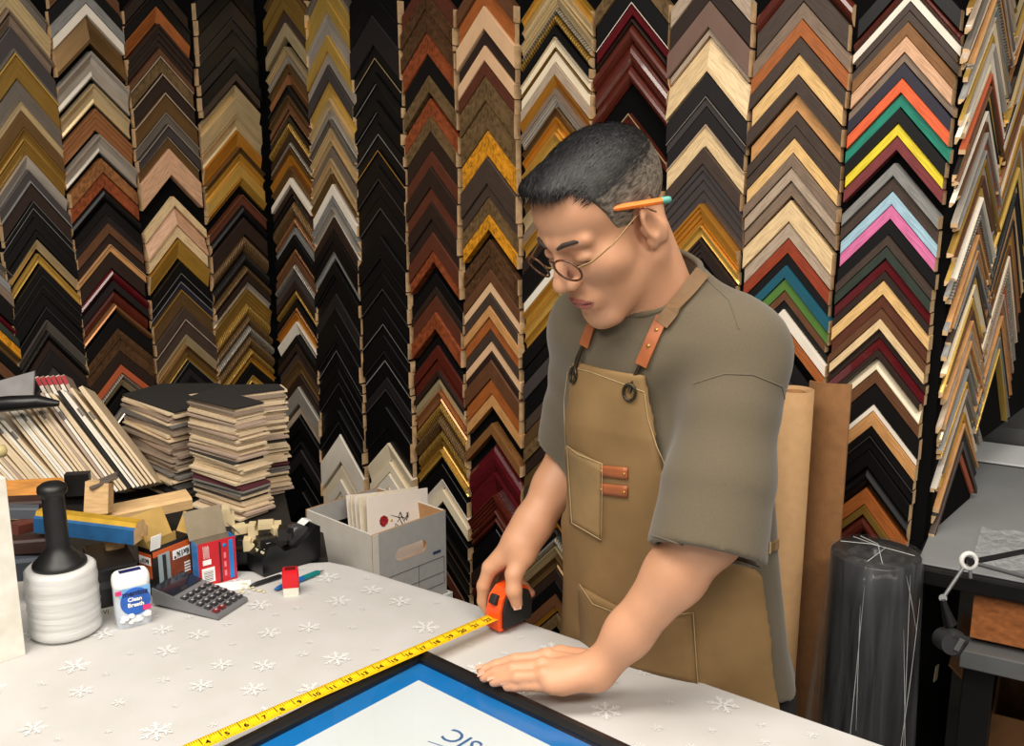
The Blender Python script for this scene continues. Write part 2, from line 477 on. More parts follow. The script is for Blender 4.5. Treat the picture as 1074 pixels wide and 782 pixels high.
column('R', MS % 'third', [(394, 60), (404, 340)], (374, 424, 160), ((397, 157), (374, 191), (424, 195.5)),
  '-34 black; -10 black; 16 charc; 48 black; 60.5 black/champ; 76 black; 87 black/grey; 105 black; 117 black/grey; 129 black; 140 black/grey; 157 black/gold; 174 black; 187 black/dgrey; 206 black; 217 black/dgrey; 247 black; 268 black/charc; 286 black; 302 black/dgrey; 322 black; 339 black/grey; 351 black; 368 black/dgrey; 377 black/grey; 395 charc; 407 black/dgrey; 426 black; 446 black/charc; 464~483 cream slope; 484~495 cream flat; 496 white; 510 cream; 522 cream')
column('R', MS % 'fourth', [(450.5, 79), (461.5, 410)], (426, 480, 130), ((452.4, 57), (425.8, 99), (479.8, 96.4)),
  '-28 rbrown; -8 dburl; 10 dburl; 17 dburl; 34 cburl; 57 black; 79~97 oburl; 103 cburl; 121.7 oburl; 138 dbrown; 158 rbrown; 175 dbrown; 196.5 rbrown; 212 dbrown; 230 dbrown; 243 rbrown; 263~275 cburl; 286 black; 300 dbrown; 309 rbrown; 327~345 cburl; 352 black; 361.7 mahog flat; 376 mahog flat; 388 dbrown; 394 champ round; 410 copper; 421.5 bgold; 435 bbronze; 450.6 bgold; 463 agold; 471~479 brass; 486 black; 502~512 white slope; 513~526 cream; 532 black; 545 black/bronze; 558 black/bronze; 570 black/copper; 582 black/bronze; 596 rbrown')
column('R', MS % 'fifth', [(510, 32), (518, 443)], (484, 543, 130), ((508, 6.7), (482, 52), (543.4, 48)),
  '-34 brown; -16 obrown; 6.7~31 peach flat; 32 dbrown; 48 peach flat; 64 rbrown; 80 oburl; 106 oburl; 136.6 amber; 164 dtaupe; 193 dtaupe; 206.5 oburl; 225~241 amber; 251 dburl; 268 dburl; 281.6 brown; 295.7 peach flat; 306.5 dtaupe; 320 tan; 332 obrown; 345 dtaupe; 357 peach; 368 dbrown; 376.6 brown; 396.6 obrown; 413~426 tan; 443~455 mbrown; 466 burg round; 495 burg slope; 518 mahog step; 533 mahog; 542~550 mahog; 555 black; 575 dbrown; 592 mahog')
column('R', MS % 'sixth', [(584, 8), (584, 560)], (549, 620, 130), ((583, 39), (551.4, 88), (619, 82)),
  '-34 gold; -20 champ; -6 champ step; 8 bsilver; 15~26 bgold; 26.6~37 black; 39 cream/champ lip; 50 agold; 54 cream flat; 65.5 ltaupe flat; 79 ogold slope; 92 taupe; 100 silver step; 112.5 bronze; 122.7 ogold; 139 brass; 155 champ; 170 bronze; 185 champ; 200 taupe; 215 gold; 230 dbrown; 246 black; 277~288 white flat; 290 gold scoop; 304 brass scoop; 317 gold; 330 black; 350 black; 366 dgrey flat; 384 black; 405 dtaupe; 420 bronze flat; 436 oburl; 452 dbrown; 466 bronze flat; 480 dtaupe; 495 bronze; 510 dbrown; 528 black; 545 ogold; 553 bblack; 561.5 bsilver; 572 champ step; 582 bronze; 596 dbrown; 608 black; 621 brown; 635~641 gold; 643 oburl', hide=(140, 276))
column('R', MS % 'seventh', [(663, 2), (659, 118)], (624, 700, 90), ((661, 69.5), (624, 120.7), (698.6, 116.6)),
  '-44 oburl; -24 black; 2~16 burg/white lip; 19 dbrown round; 25 mahog round; 45 mahog round; 69.5~88 mahog round; 118.6~132 mahog/champ step; 150 dbrown; 170 rbrown; 190 black; 215 mahog; 240 black; 265 dbrown', hide=(135, 400))  # white lip on the burgundy sample is its highlight, painted as an accent colour
column('R', MS % 'eighth', [(745, 29.7), (735, 240)], (702, 785, 100), ((745, 29.7), (702.7, 84), (786, 79)),
  '-46 ltaupe; -24 dbrown flat; 1 mauve flat; 29.7~38 ltaupe; 39~75 lwood rise; 76 charc; 101 dgrey/silver lip; 112 charc; 130 lwood/ltaupe lip; 154 dtaupe; 172.5 dgrey step; 213.5 ogold step; 236~249 brass scoop; 250 dbrown step; 272 black; 300 dbrown', hide=(262, 500))
column('R', MS % 'ninth', [(842, 20.5), (824, 304.6)], (788, 885, 130), ((838.5, 57), (788, 117), (885.6, 111.6)),
  '-50 mahog; -26 dtaupe; 2 taupe; 20.5 obrown; 39 dtaupe; 57 ywood; 79 dtaupe; 98 tan; 117 dtaupe; 132 dtaupe; 145 ywood; 161 taupe; 175.6 ltaupe; 190~206 taupe; 210 lwood; 233 ltaupe; 250 brick; 266 black; 278 teal; 291.5 green; 304.6 brown; 315 black; 324~337 white; 337.5~352 obrown; 365 black; 385 charc', hide=(360, 500))
column('R', MS % 'tenth', [(947.7, 82.5), (924.7, 333.4)], (891, 998, 130), ((947.7, 82.5), (890, 144), (998.6, 140)),
  '-44 black; -22 mahog; -9 white flat; 2 dtaupe; 11.5 dtaupe; 23 mbrown; 38.4 pwood; 55.7 taupe; 66 navy; 82.5 orange; 98 tgreen; 113 black; 129.6 yellow; 143~158 maroon; 171 grey; 185 dtaupe; 200.6 lblue; 215 pink; 230 black; 246.6 dtaupe; 258 dgreen; 271 burg flat; 284 dbrown; 293.5 ywood; 309 rbrown; 323 brown; 333.4 lwood; 344.7 dbrown; 354 burg flat; 366 dbrown; 374 cream rise; 387.6 brown; 402 black; 424 white; 431 tan; 447 black; 456 black/dgrey; 471 black; 489 black round; 511 obrown; 529 agold flat; 539~560 mahog; 566 black')
# ------------------------------------------------------------------ end panel with thin samples
slab('wall_end_panel', RIGHT_END + uL * 0.0, RIGHT_END + uL * 0.30, nL, 0.03, 0, 2.8, velvet)
def wing_items(y0, y1, step, seed):
    rg = random.Random(seed)
    keys = ['champ', 'silver', 'copper', 'gold', 'white', 'ltaupe', 'brown', 'pewter', 'bsilver', 'black', 'tan', 'brass', 'cream', 'agold', 'dtaupe', 'terra', 'grey']
    y = y0; out = []; last = None
    while y < y1:
        k = rg.choice([q for q in keys if q != last]); last = k
        st = step * rg.uniform(0.6, 1.4)
        out.append('%.1f~%.1f %s %s' % (y, y + st * rg.uniform(0.35, 0.75), k, rg.choice(['scoop', 'round', 'flat', 'slope'])))
        y += st
    return '; '.join(out)
column('W', 'near column on the end panel', [(1050, 7), (1013, 470)], (1012, 1055, 190), ((1044, 83), (1012, 180), (1062, 170)),
       wing_items(-110, 478, 9.5, 5), D0=0.010, rmax=1.3, jit=0.05, jlen=0.022)
slab('wall_end_panel_upper', RIGHT_END + uL * 0.30, RIGHT_END + uL * 0.75, nL, 0.03, 0.98, 2.8, velvet)
column('W', 'far column on the end panel', [(1092, 0), (1053, 350)], (1041, 1076, 300), ((1068, 242), (1046, 318), None),
       wing_items(-70, 372, 9.5, 9), D0=0.010, rmax=1.3, jit=0.05, jlen=0.02)
build_samples(300)

# ------------------------------------------------------------------ kraft roll, cardboard sheet, wrapped roll
kraft = mat('kraft_board', (150, 106, 66), 0.85, amt=0.1, scale=60)
kraft_l = mat('kraft_paper', (176, 138, 96), 0.8, amt=0.06, scale=60)
kraft_d = mat('kraft_inside', (142, 100, 62), 0.9, amt=0.12, scale=40)
t0 = at(834, 408, 1.72)
rt = empty('kraft_paper_roll', (t0.x, t0.y, 0), 0, 'tall upright roll of pale kraft paper standing behind the man', 'paper roll')
mb = MB()
for k in range(2):
    mb.lathe([(0.033 - k * .007, 0.0), (0.033 - k * .007, t0.z - k * .002), (0.029 - k * .007, t0.z - k * .002), (0.029 - k * .007, 0.0)], 32)
mb.build('rolled_sheet', kraft_l, rt)
mb = MB(); mb.lathe([(0.019, 0), (0.019, t0.z - .004), (0.0165, t0.z - .004), (0.0165, 0)], 24); mb.build('core_tube', kraft_d, rt)
# curved cardboard sheet
pa, pb = at(849, 399, 1.80), at(893, 403, 1.74)
d = (pb - pa); d.z = 0; L = d.length; d.normalize(); nn = Vector((d.y, -d.x, 0))
mb = MB(); vs = []; fs = []; N = 12
for k in range(N + 1):
    t = k / N
    q = pa + d * (L * t) + nn * (0.012 * math.sin(t * math.pi))
    for th in (0, 0.004):
        for z in (0.0, pa.z + (pb.z - pa.z) * t):
            vs.append((q.x - nn.x * th, q.y - nn.y * th, z))
for k in range(N):
    a = k * 4; b = a + 4
    fs += [[a, b, b + 1, a + 1], [a + 2, a + 3, b + 3, b + 2], [a + 1, b + 1, b + 3, a + 3], [a, a + 2, b + 2, b]]
fs += [[0, 1, 3, 2], [N * 4, N * 4 + 2, N * 4 + 3, N * 4 + 1]]
mb.add(vs, fs, 0, False)
o = mb.build('cardboard_sheet', kraft)
tag(o, 'tall brown cardboard sheet standing between the kraft roll and the wrapped roll', 'cardboard')

rc = at(919, 577, 1.63)
roll = empty('wrapped_roll', (rc.x, rc.y, 0), 0, 'tall dark roll in clear plastic wrap standing by the end panel', 'roll')
darkr = mat('dark_roll', (20, 20, 22), 0.35, amt=0.4, scale=14, stretch=(6, 6, 0.6))
mb = MB(); mb.lathe([(0.002, 0.0), (0.072, 0.0), (0.072, rc.z - 0.006), (0.070, rc.z - 0.004), (0.012, rc.z - 0.004), (0.012, rc.z - .03), (0.002, rc.z - .03)], 40)
mb.build('roll_core', darkr, roll)
def plastic_mat(name, col, alpha, rough):
    m = bpy.data.materials.new(name); m.use_nodes = True
    nt = m.node_tree; nt.nodes.clear()
    out = nt.nodes.new('ShaderNodeOutputMaterial'); mx = nt.nodes.new('ShaderNodeMixShader')
    tr = nt.nodes.new('ShaderNodeBsdfTransparent'); pb_ = nt.nodes.new('ShaderNodeBsdfPrincipled')
    pb_.inputs['Base Color'].default_value = lin(col); pb_.inputs['Roughness'].default_value = rough
    pb_.inputs['Specular IOR Level'].default_value = 0.8
    tc = nt.nodes.new('ShaderNodeTexCoord'); mp = nt.nodes.new('ShaderNodeMapping'); mp.inputs['Scale'].default_value = (14, 14, 1.3)
    nz = nt.nodes.new('ShaderNodeTexNoise'); nz.inputs['Scale'].default_value = 3; nz.inputs['Distortion'].default_value = 1.2
    nt.links.new(tc.outputs['Object'], mp.inputs[0]); nt.links.new(mp.outputs[0], nz.inputs['Vector'])
    bp = nt.nodes.new('ShaderNodeBump'); bp.inputs['Strength'].default_value = 0.6; bp.inputs['Distance'].default_value = 0.01
    nt.links.new(nz.outputs['Fac'], bp.inputs['Height']); nt.links.new(bp.outputs[0], pb_.inputs['Normal'])
    rp = nt.nodes.new('ShaderNodeMapRange'); rp.inputs[1].default_value = 0.35; rp.inputs[2].default_value = 0.75
    rp.inputs[3].default_value = alpha * 0.5; rp.inputs[4].default_value = alpha * 1.6
    nt.links.new(nz.outputs['Fac'], rp.inputs[0]); nt.links.new(rp.outputs[0], mx.inputs[0])
    nt.links.new(tr.outputs[0], mx.inputs[1]); nt.links.new(pb_.outputs[0], mx.inputs[2])
    nt.links.new(mx.outputs[0], out.inputs[0])
    return m
film = plastic_mat('clear_wrap', (170, 174, 178), 0.085, 0.14)
vs = []; fs = []; n = 96; M_ = 16
for i in range(M_ + 1):
    t = i / M_; z = rc.z * (1 - t)
    for k in range(n):
        a = 2 * math.pi * k / n
        f = (t ** 0.8)
        r = 0.0745 + 0.018 * t + f * (0.010 * math.sin(a * 9 + 1.3 * math.sin(a * 2)) + 0.006 * math.sin(a * 17 + 2))
        r += 0.028 * t * max(0, -math.cos(a))
        vs.append((r * math.cos(a), r * math.sin(a), max(z, 0.003)))
for i in range(M_):
    for k in range(n):
        k2 = (k + 1) % n
        fs.append([i * n + k, (i + 1) * n + k, (i + 1) * n + k2, i * n + k2])
vs.append((0, 0, rc.z + 0.003)); c = len(vs) - 1
fs += [[k, (k + 1) % n, c] for k in range(n)]
o = mesh_obj('plastic_wrap', vs, fs, film, roll, True)
# creases of the wrap as thin ridges
crease = mat('wrap_crease', (214, 218, 220), 0.2, alpha=0.75)
mb = MB(); rg = random.Random(3)
for k in range(6):
    a = R(rg.uniform(205, 335)); z0 = rc.z - rg.uniform(0.005, 0.12); ln = rg.uniform(0.10, 0.42); tw = rg.uniform(-0.6, 0.6)
    pts = []
    for j in range(7):
        t = j / 6; zz = z0 - ln * t; tt = 1 - zz / rc.z
        r = 0.0775 + 0.02 * tt + 0.012 * tt
        pts.append((r * math.cos(a + tw * t), r * math.sin(a + tw * t), zz))
    mb.tube(pts, [0.0002, .0005, .0006, .0006, .0005, .0004, .0002], 5, caps=False)
for k in range(3):
    a = rg.uniform(0, 6.28); b = a + rg.uniform(2.2, 3.6)
    mb.tube([(0.06 * math.cos(a), 0.06 * math.sin(a), rc.z + .002), (rg.uniform(-.02, .02), rg.uniform(-.02, .02), rc.z + .0045), (0.06 * math.cos(b), .06 * math.sin(b), rc.z + .002)], 0.0008, 5)
mb.build('crease', crease, roll)

# ------------------------------------------------------------------ mat cutter table beyond the end panel
steel = mat('grey_steel', (120, 122, 124), 0.4, metal=0.4, amt=0.05)
greyboard = mat('grey_mat_surface', (140, 142, 144), 0.55, amt=0.06, scale=10)
darkgrey = mat('dark_grey_board', (86, 86, 86), 0.6, amt=0.05)
whitem = mat('white_board', (236, 238, 240), 0.5, amt=0.02)
blackm = mat('black_plastic', (20, 20, 21), 0.35, amt=0.1)
orangewood = mat('orange_shelf_wood', (158, 96, 52), 0.5, kind='wood', amt=0.3, scale=20, stretch=(1, 6, 6))
ct = on_z(1016, 604, 0.86)
ax = (on_z(1090, 618, 0.86) - ct).normalized(); ay = Vector((-ax.y, ax.x, 0))
Mc = Matrix((ax, ay, Vector((0, 0, 1)))).transposed()
cutter = empty('mat_cutter_table', (ct.x, ct.y, 0), 0, 'grey mat cutter table with wooden front rail beyond the end panel', 'table')
def cbox(name, x0, x1, y0, y1, z0, z1, m, bev=0.002, parent=cutter):
    mb = MB()
    mb.box(Mc @ Vector(((x0 + x1) / 2, (y0 + y1) / 2, (z0 + z1) / 2)), (x1 - x0, y1 - y0, z1 - z0), rot=Mc, bev=bev)
    return mb.build(name, m, parent)
cbox('table_top', -0.09, 1.1, 0.0, 1.25, 0.83, 0.857, blackm)
cbox('cutting_mat', -0.085, 1.08, 0.02, 0.72, 0.8575, 0.861, greyboard)
cbox('white_slip_sheet', -0.08, 1.08, 0.74, 0.92, 0.8575, 0.8625, whitem)
cbox('guide_board', -0.08, 1.08, 0.94, 1.22, 0.8575, 0.90, darkgrey)
cbox('front_rail', 0.01, 1.1, 0.02, 0.05, 0.74, 0.822, orangewood)
cbox('shelf_edge', 0.0, 1.1, -0.01, 0.05, 0.695, 0.728, steel)
for x in (0.03, 1.05):
    for y in (0.06, 1.2):
        cbox('leg', x - .025, x + .025, y - .025, y + .025, 0.0, 0.695, blackm)
text_mesh('chalk_mark', '78', 0.05, blackm, cutter, Matrix.Translation(Mc @ Vector((0.33, 1.05, 0.9005))) @ Mc.to_4x4() @ Matrix.Rotation(0.3, 4, 'Z'))
# plastic sheet crumpled on the table front
vs = []; fs = []; nx, ny = 26, 14
rg = random.Random(4)
for j in range(ny + 1):
    for i in range(nx + 1):
        x = 0.0 + 0.5 * i / nx; y = 0.03 + 0.20 * j / ny + 0.10 * i / nx
        vs.append(Vector((ct.x, ct.y, 0)) + Mc @ Vector((x, y, 0.865 + 0.006 * abs(math.sin(i * 1.1 + j * .8)) + rg.uniform(0, .004))))
fs = [[j * (nx + 1) + i, j * (nx + 1) + i + 1, (j + 1) * (nx + 1) + i + 1, (j + 1) * (nx + 1) + i] for j in range(ny) for i in range(nx)]
o = mesh_obj('plastic_sheet', vs, fs, plastic_mat('crumpled_clear', (220, 224, 228), 0.3, 0.1), None, True)
tag(o, 'crumpled clear plastic sheet lying on the mat cutter table', 'plastic sheet')

arm = empty('cutter_arm', (0, 0, 0), 0, 'cutter arm with white pulley wheel and black rod at the table corner', 'cutter arm')
wp = at(1016, 588, 1.52)
whitepl = mat('white_plastic', (214, 214, 210), 0.4)
mb = MB()
ring = [wp + C_R * (0.0115 * math.cos(2 * math.pi * k / 20)) + C_U * (0.0115 * math.sin(2 * math.pi * k / 20)) for k in range(21)]
mb.tube(ring, 0.0042, 8, caps=False); mb.build('pulley_wheel', whitepl, arm)
mb = MB(); mb.tube([wp - C_F * .008, wp + C_F * .012], 0.006, 12); mb.build('axle', blackm, arm)
mb = MB(); mb.tube([wp + C_R * .012, at(1090, 575, 1.62)], 0.0045, 10); mb.build('rod', blackm, arm)
mb = MB(); mb.tube([wp + C_R * .012 - C_U * .004, at(1090, 609, 1.56)], 0.0035, 8); mb.build('link', steel, arm)
mb = MB(); mb.tube([wp - C_R * .008 - C_U * .01, at(989, 627, 1.50)], 0.003, 8); mb.tube([at(1017, 592, 1.52), at(1018, 606, 1.52)], .003, 8); mb.build('strut', steel, arm)
mb = MB(); mb.tube([at(989, 627, 1.495), at(989, 627, 1.52)], 0.006, 12); mb.build('pivot', steel, arm)
# hanging tape gun
tg = empty('tape_gun', (0, 0, 0), 0, 'dark handheld tape gun hanging on the black end panel', 'tape gun')
mb = MB()
mb.tube([at(989, 629, 1.49), at(992, 640, 1.49), at(997, 655, 1.49)], [.004, .006, .010], 10); mb.build('handle', blackm, tg)
gd = mat('gun_grey', (46, 46, 48), 0.5)
mb = MB(); p = at(998, 672, 1.49); mb.box(p, (0.034, 0.03, 0.036), rot=Matrix.Rotation(0.5, 3, 'Y'), bev=0.006)
mb.tube([p - C_F * .017 - C_R * .006, p + C_F * .017 - C_R * .006], 0.017, 18); mb.build('body', gd, tg)
mb = MB(); mb.box(at(1006, 676, 1.47), (0.008, 0.003, 0.02), rot=Matrix.Rotation(0.4, 3, 'Y'), bev=.0008); mb.build('blade_guard', steel, tg)
# paper tag on the panel
mb = MB(); q = on_plane(981, 705, RIGHT_END, nL); Mq = Matrix.Rotation(A_L, 3, 'Z')
mb.box(q + nL * 0.002, (0.022, 0.002, 0.034), rot=Mq @ Matrix.Rotation(0.15, 3, 'Y'), bev=0.0004)
tag(mb.build('tape_scrap', mat('cream_tape', (206, 196, 164), 0.6)), 'scrap of cream masking tape stuck low on the end panel', 'tape')
# cardboard box on the floor at right
b0 = on_z(1040, 748, 0.46)
cb = empty('open_carton', (b0.x, b0.y, 0), 0, 'open brown cardboard carton under the mat cutter table', 'box')
def crt(name, x0, x1, y0, y1, z0, z1, rot=None, m=kraft_d):
    mb = MB(); mb.box(Mc @ Vector(((x0 + x1) / 2, (y0 + y1) / 2, (z0 + z1) / 2)), (x1 - x0, y1 - y0, z1 - z0), rot=Mc if rot is None else Mc @ rot, bev=.001)
    return mb.build(name, m, cb)
crt('front_panel', 0, .4, 0, .004, 0.02, .46); crt('back_panel', 0, .4, .3, .304, 0.02, .46)
crt('side_panel', 0, .004, .004, .3, 0.02, .46); crt('side_panel', .396, .4, .004, .3, 0.02, .46); crt('bottom_panel', 0, .4, 0, .304, 0.0, .02)
crt('flap', -.10, .0, .01, .29, .505, .509, Matrix.Rotation(R(40), 3, 'Y'))
crt('flap', .02, .38, .35, .354, .47, .60, Matrix.Rotation(R(-30), 3, 'X'))
crt('flap', .10, .13, .12, .30, .50, .504, Matrix.Rotation(R(-35), 3, 'Y'), kraft_l)
mb = MB()
for k in range(6):
    rg = random.Random(k)
    mb.box(Vector((b0.x, b0.y, 0)) + Mc @ Vector((.2 + rg.uniform(-.08, .08), .15 + rg.uniform(-.05, .05), .30 + .012 * k)), (.22, .16, .012), rot=Mc @ rotz(rg.uniform(-.5, .5)), bev=.003)
tag(mb.build('paper_scraps', kraft_d), 'crumpled brown paper heaped inside the open carton', 'paper', kind='stuff')
# ------------------------------------------------------------------ tables and cloth
cloth_m = mat('grey_tablecloth', (188, 186, 185), 0.75, kind='cloth', amt=0.045, scale=14, bump=0.15)
print_m = mat('white_snowflake_print', (218, 218, 218), 0.6, amt=0.03, scale=200)
poly_px = [(1010, 808), (930, 782), (700, 702), (485, 628), (400, 602), (366, 592), (345, 588), (325, 589), (305, 594), (270, 598), (150, 596), (-40, 604), (-160, 620), (-400, 1050), (900, 1050)]
poly = [on_z(x, y, TZ) for x, y in poly_px]
def ptin(x, y, P):
    c = False; j = len(P) - 1
    for i in range(len(P)):
        if (P[i].y > y) != (P[j].y > y) and x < (P[j].x - P[i].x) * (y - P[i].y) / (P[j].y - P[i].y) + P[i].x: c = not c
        j = i
    return c
cen = sum(poly, Vector()) / len(poly)
table = empty('work_table', (cen.x, cen.y, 0), 0, 'broad work table under the snowflake cloth in front of the man', 'table')
ins = [p + (cen - p).normalized() * 0.02 - Vector((cen.x, cen.y, 0)) for p in poly]
mb = MB(); mb.prism([(p.x, p.y) for p in ins], TZ - 0.045, TZ - 0.004)
mb.build('table_top', mat('table_wood', (120, 96, 70), 0.6, kind='wood', amt=0.2, scale=12), table)
for i in (1, 4, 11, 13, 14):
    q = poly[i] + (cen - poly[i]).normalized() * 0.14 - Vector((cen.x, cen.y, 0))
    mb = MB(); mb.box((q.x, q.y, (TZ - .045) / 2), (.06, .06, TZ - .045), bev=.004); mb.build('leg', blackm, table)
# cloth: sheet with a hem hanging over the edges
cl = empty('tablecloth', (cen.x, cen.y, TZ), 0, 'pale grey tablecloth with white snowflakes spread over the work table', 'tablecloth')
out = []
for i in range(len(poly)):
    a, b = poly[i], poly[(i + 1) % len(poly)]
    k = max(1, int((b - a).length / 0.025))
    for j in range(k): out.append(a + (b - a) * (j / k))
rings = []
for (off, dz, wob) in ((-0.012, 0.0, 0), (-0.004, -0.0008, 0), (0.001, -0.004, 0), (0.003, -0.012, .0), (0.005, -0.06, .3), (0.008, -0.12, .7), (0.010, -0.18, 1)):
    rr_ = []
    for i, p in enumerate(out):
        d = (p - cen); d.z = 0; d.normalize()
        w = wob * (0.010 * math.sin(i * 0.55) + 0.006 * math.sin(i * 0.23 + 1))
        rr_.append(Vector((p.x - cen.x, p.y - cen.y, dz)) + d * (off + w))
    rings.append(rr_)
n = len(out); vs = [v for r_ in rings for v in r_]
fs = [list(range(n))[::-1]] if False else []
for i in range(len(rings) - 1):
    for k in range(n):
        fs.append([i * n + k, i * n + (k + 1) % n, (i + 1) * n + (k + 1) % n, (i + 1) * n + k])
fs.append(list(range(n)))
o = mesh_obj('sheet', vs, fs, cloth_m, cl, False)
# snowflakes
mb = MB(); rg = random.Random(11); pts = []
def flake(x, y, r, a0):
    zz_ = [0.0003]
    def bar(p, q, w):
        zz_[0] += 0.00004; z = zz_[0]
        d = (Vector(q) - Vector(p)); nrm = Vector((-d.y, d.x)).normalized() * w
        p = Vector(p); q = Vector(q)
        mb.add([(p.x + nrm.x, p.y + nrm.y, z), (p.x - nrm.x, p.y - nrm.y, z), (q.x - nrm.x * .6, q.y - nrm.y * .6, z), (q.x + nrm.x * .6, q.y + nrm.y * .6, z)], [[0, 1, 2, 3]])
    for k in range(6):
        a = a0 + k * math.pi / 3; e = Vector((math.cos(a), math.sin(a)))
        c = Vector((x, y)); bar(c + e * r * .12, c + e * r, r * 0.085)
        for s in (-1, 1):
            e2 = Vector((math.cos(a + s * .8), math.sin(a + s * .8)))
            bar(c + e * r * .5, c + e * r * .5 + e2 * r * .36, r * .06)
            bar(c + e * r * .75, c + e * r * .75 + e2 * r * .2, r * .05)
for _ in range(4000):
    x, y = rg.uniform(-1.2, 1.0), rg.uniform(0.6, 1.75)
    if not ptin(x, y, poly): continue
    big = rg.random() < 0.6
    r_ = rg.uniform(0.017, 0.024) if big else rg.uniform(0.005, 0.010)
    if any((x - a) ** 2 + (y - b) ** 2 < (0.020 + r_ + c) ** 2 for a, b, c in pts): continue
    if not all(ptin(x + dx, y + dy, poly) for dx, dy in ((r_ + .015, 0), (-r_ - .015, 0), (0, r_ + .015), (0, -r_ - .015))): continue
    pts.append((x, y, r_))
    flake(x - cen.x, y - cen.y, r_, rg.uniform(0, 1))
mb.build('snowflake_print', print_m, cl)

# bench behind, against the wall
bp = [on_z(x, y, TZ) for x, y in ((-220, 604), (-40, 596), (150, 588), (300, 585), (344, 585), (339, 557), (305, 545), (295, 500))] + [CORNER - uL * 0.60 + nL * 0.27, CORNER - uL * 1.35 + nL * 0.27]
bench = empty('side_bench', (bp[3].x, bp[3].y, 0), 0, 'dark side bench along the sample wall carrying mat stacks and clutter', 'bench')
darkw = mat('bench_dark', (34, 31, 30), 0.6, amt=0.2)
mb = MB(); mb.prism([(p.x - bp[3].x, p.y - bp[3].y) for p in bp], TZ - 0.04, TZ - 0.003); mb.build('bench_top', darkw, bench)
mb = MB(); cb_ = sum(bp, Vector()) / len(bp)
mb.prism([((p.x - cb_.x) * .94 + cb_.x - bp[3].x, (p.y - cb_.y) * .94 + cb_.y - bp[3].y) for p in bp], 0.0, TZ - 0.04); mb.build('cabinet_body', darkw, bench)

# ------------------------------------------------------------------ picture frame on the table
fz = TZ + 0.022
fc = on_z(450, 682, fz)
e2 = (on_z(738, 782, fz) - fc).normalized(); e1 = (on_z(202, 781, fz) - fc).normalized()
print('frame angle', math.degrees(e1.angle(e2)))
mid = (e1 + e2).normalized(); side = (e2 - e1).normalized()
e1 = (mid - side).normalized(); e2 = (mid + side).normalized()
fc = fc - e2 * 0.019
Mf = Matrix((e1, e2, e1.cross(e2))).transposed()          # local x: towards the tape hook, y: towards the man's left
if Mf.determinant() < 0 or Mf[2][2] < 0: Mf = Matrix((e1, e2, Vector((0, 0, 1)))).transposed()
fw, fh = 0.62, 0.50
def FW(x, y, z): 
    q = fc + e1 * x + e2 * y; return Vector((q.x, q.y, z))
pf = empty('picture_frame', (fc.x, fc.y, TZ), 0, 'black framed glazed poster with blue border lying on the tablecloth', 'picture frame')
def FL(x, y, z): return FW(x, y, z) - Vector((fc.x, fc.y, TZ))
framem = mat('black_frame', (22, 20, 20), 0.3, amt=0.1, scale=30)
bluem = mat('blue_border', (8, 104, 172), 0.45, amt=0.04)
posterm = mat('poster_white', (196, 203, 207), 0.5, amt=0.03, scale=6)
rw = 0.017
def rail(x0, y0, x1, y1, inward):
    """mitred rail; inward: unit vector pair towards the opening"""
    prof = [(0, 0.001), (0, .019), (.002, .0215), (.010, .0215), (.0135, .017), (rw, .015), (rw, .001)]
    vs = []; n = len(prof)
    dx, dy = (x1 - x0), (y1 - y0); L = math.hypot(dx, dy); dx /= L; dy /= L
    for end in (0, 1):
        for (w, z) in prof:
            s = w if end == 0 else L - w
            vs.append(FL(x0 + dx * s + inward[0] * w, y0 + dy * s + inward[1] * w, TZ + z))
    mb = MB()
    mb.add(vs, [[k, (k + 1) % n, n + (k + 1) % n, n + k] for k in range(n)] + [list(range(n)), list(range(n, 2 * n))[::-1]])
    return mb.build('rail', framem, pf)
rail(0, 0, fw, 0, (0, 1)); rail(0, fh, 0, 0, (1, 0)); rail(fw, 0, fw, fh, (-1, 0)); rail(fw, fh, 0, fh, (0, -1))
def sheet_(name, x0, y0, x1, y1, z0, z1, m):
    mb = MB()
    vs = [FL(x, y, z) for z in (z0, z1) for x, y in ((x0, y0), (x1, y0), (x1, y1), (x0, y1))]
    mb.add(vs, [[0, 1, 2, 3], [4, 7, 6, 5], [0, 4, 5, 1], [1, 5, 6, 2], [2, 6, 7, 3], [3, 7, 4, 0]])
    o = mb.build(name, m, pf)
    bm = bmesh.new(); bm.from_mesh(o.data); bmesh.ops.recalc_face_normals(bm, faces=bm.faces); bm.to_mesh(o.data); bm.free()
    return o
sheet_('blue_mat', rw - .004, rw - .004, fw - rw + .004, fh - rw + .004, TZ + .006, TZ + .0085, bluem)
bw = 0.034
sheet_('poster', rw + bw, rw + bw, fw - rw - bw, fh - rw - bw, TZ + .0087, TZ + .0096, posterm)
inkb = mat('poster_ink', (52, 92, 140), 0.5)
# lettering reads from the man's side of the table
tp = on_z(476, 771, TZ + .010) - Vector((fc.x, fc.y, TZ))
tx = (-e2); ty = e1.copy()
tx.z = ty.z = 0
Mt = Matrix((tx, ty if tx.cross(ty).z > 0 else -ty, Vector((0, 0, 1)))).transposed().to_4x4()
Tm = Matrix.Translation(tp) @ Mt
text_mesh('lettering', 'CLASSIC', 0.038, inkb, pf, Tm @ Matrix.Translation((0.012, 0.0, 0)), 0.0001, 'RIGHT')
q0 = on_z(449, 777, TZ + .0101) - Vector((fc.x, fc.y, TZ)); q1 = on_z(470, 784, TZ + .0101) - Vector((fc.x, fc.y, TZ))
mb = MB(); mb.tube([q0, q1, q1 + (q1 - q0) * 3], 0.0005, 5); mb.build('ruled_line', inkb, pf)
glass = bpy.data.materials.new('frame_glass'); glass.use_nodes = True
nt = glass.node_tree; nt.nodes.clear()
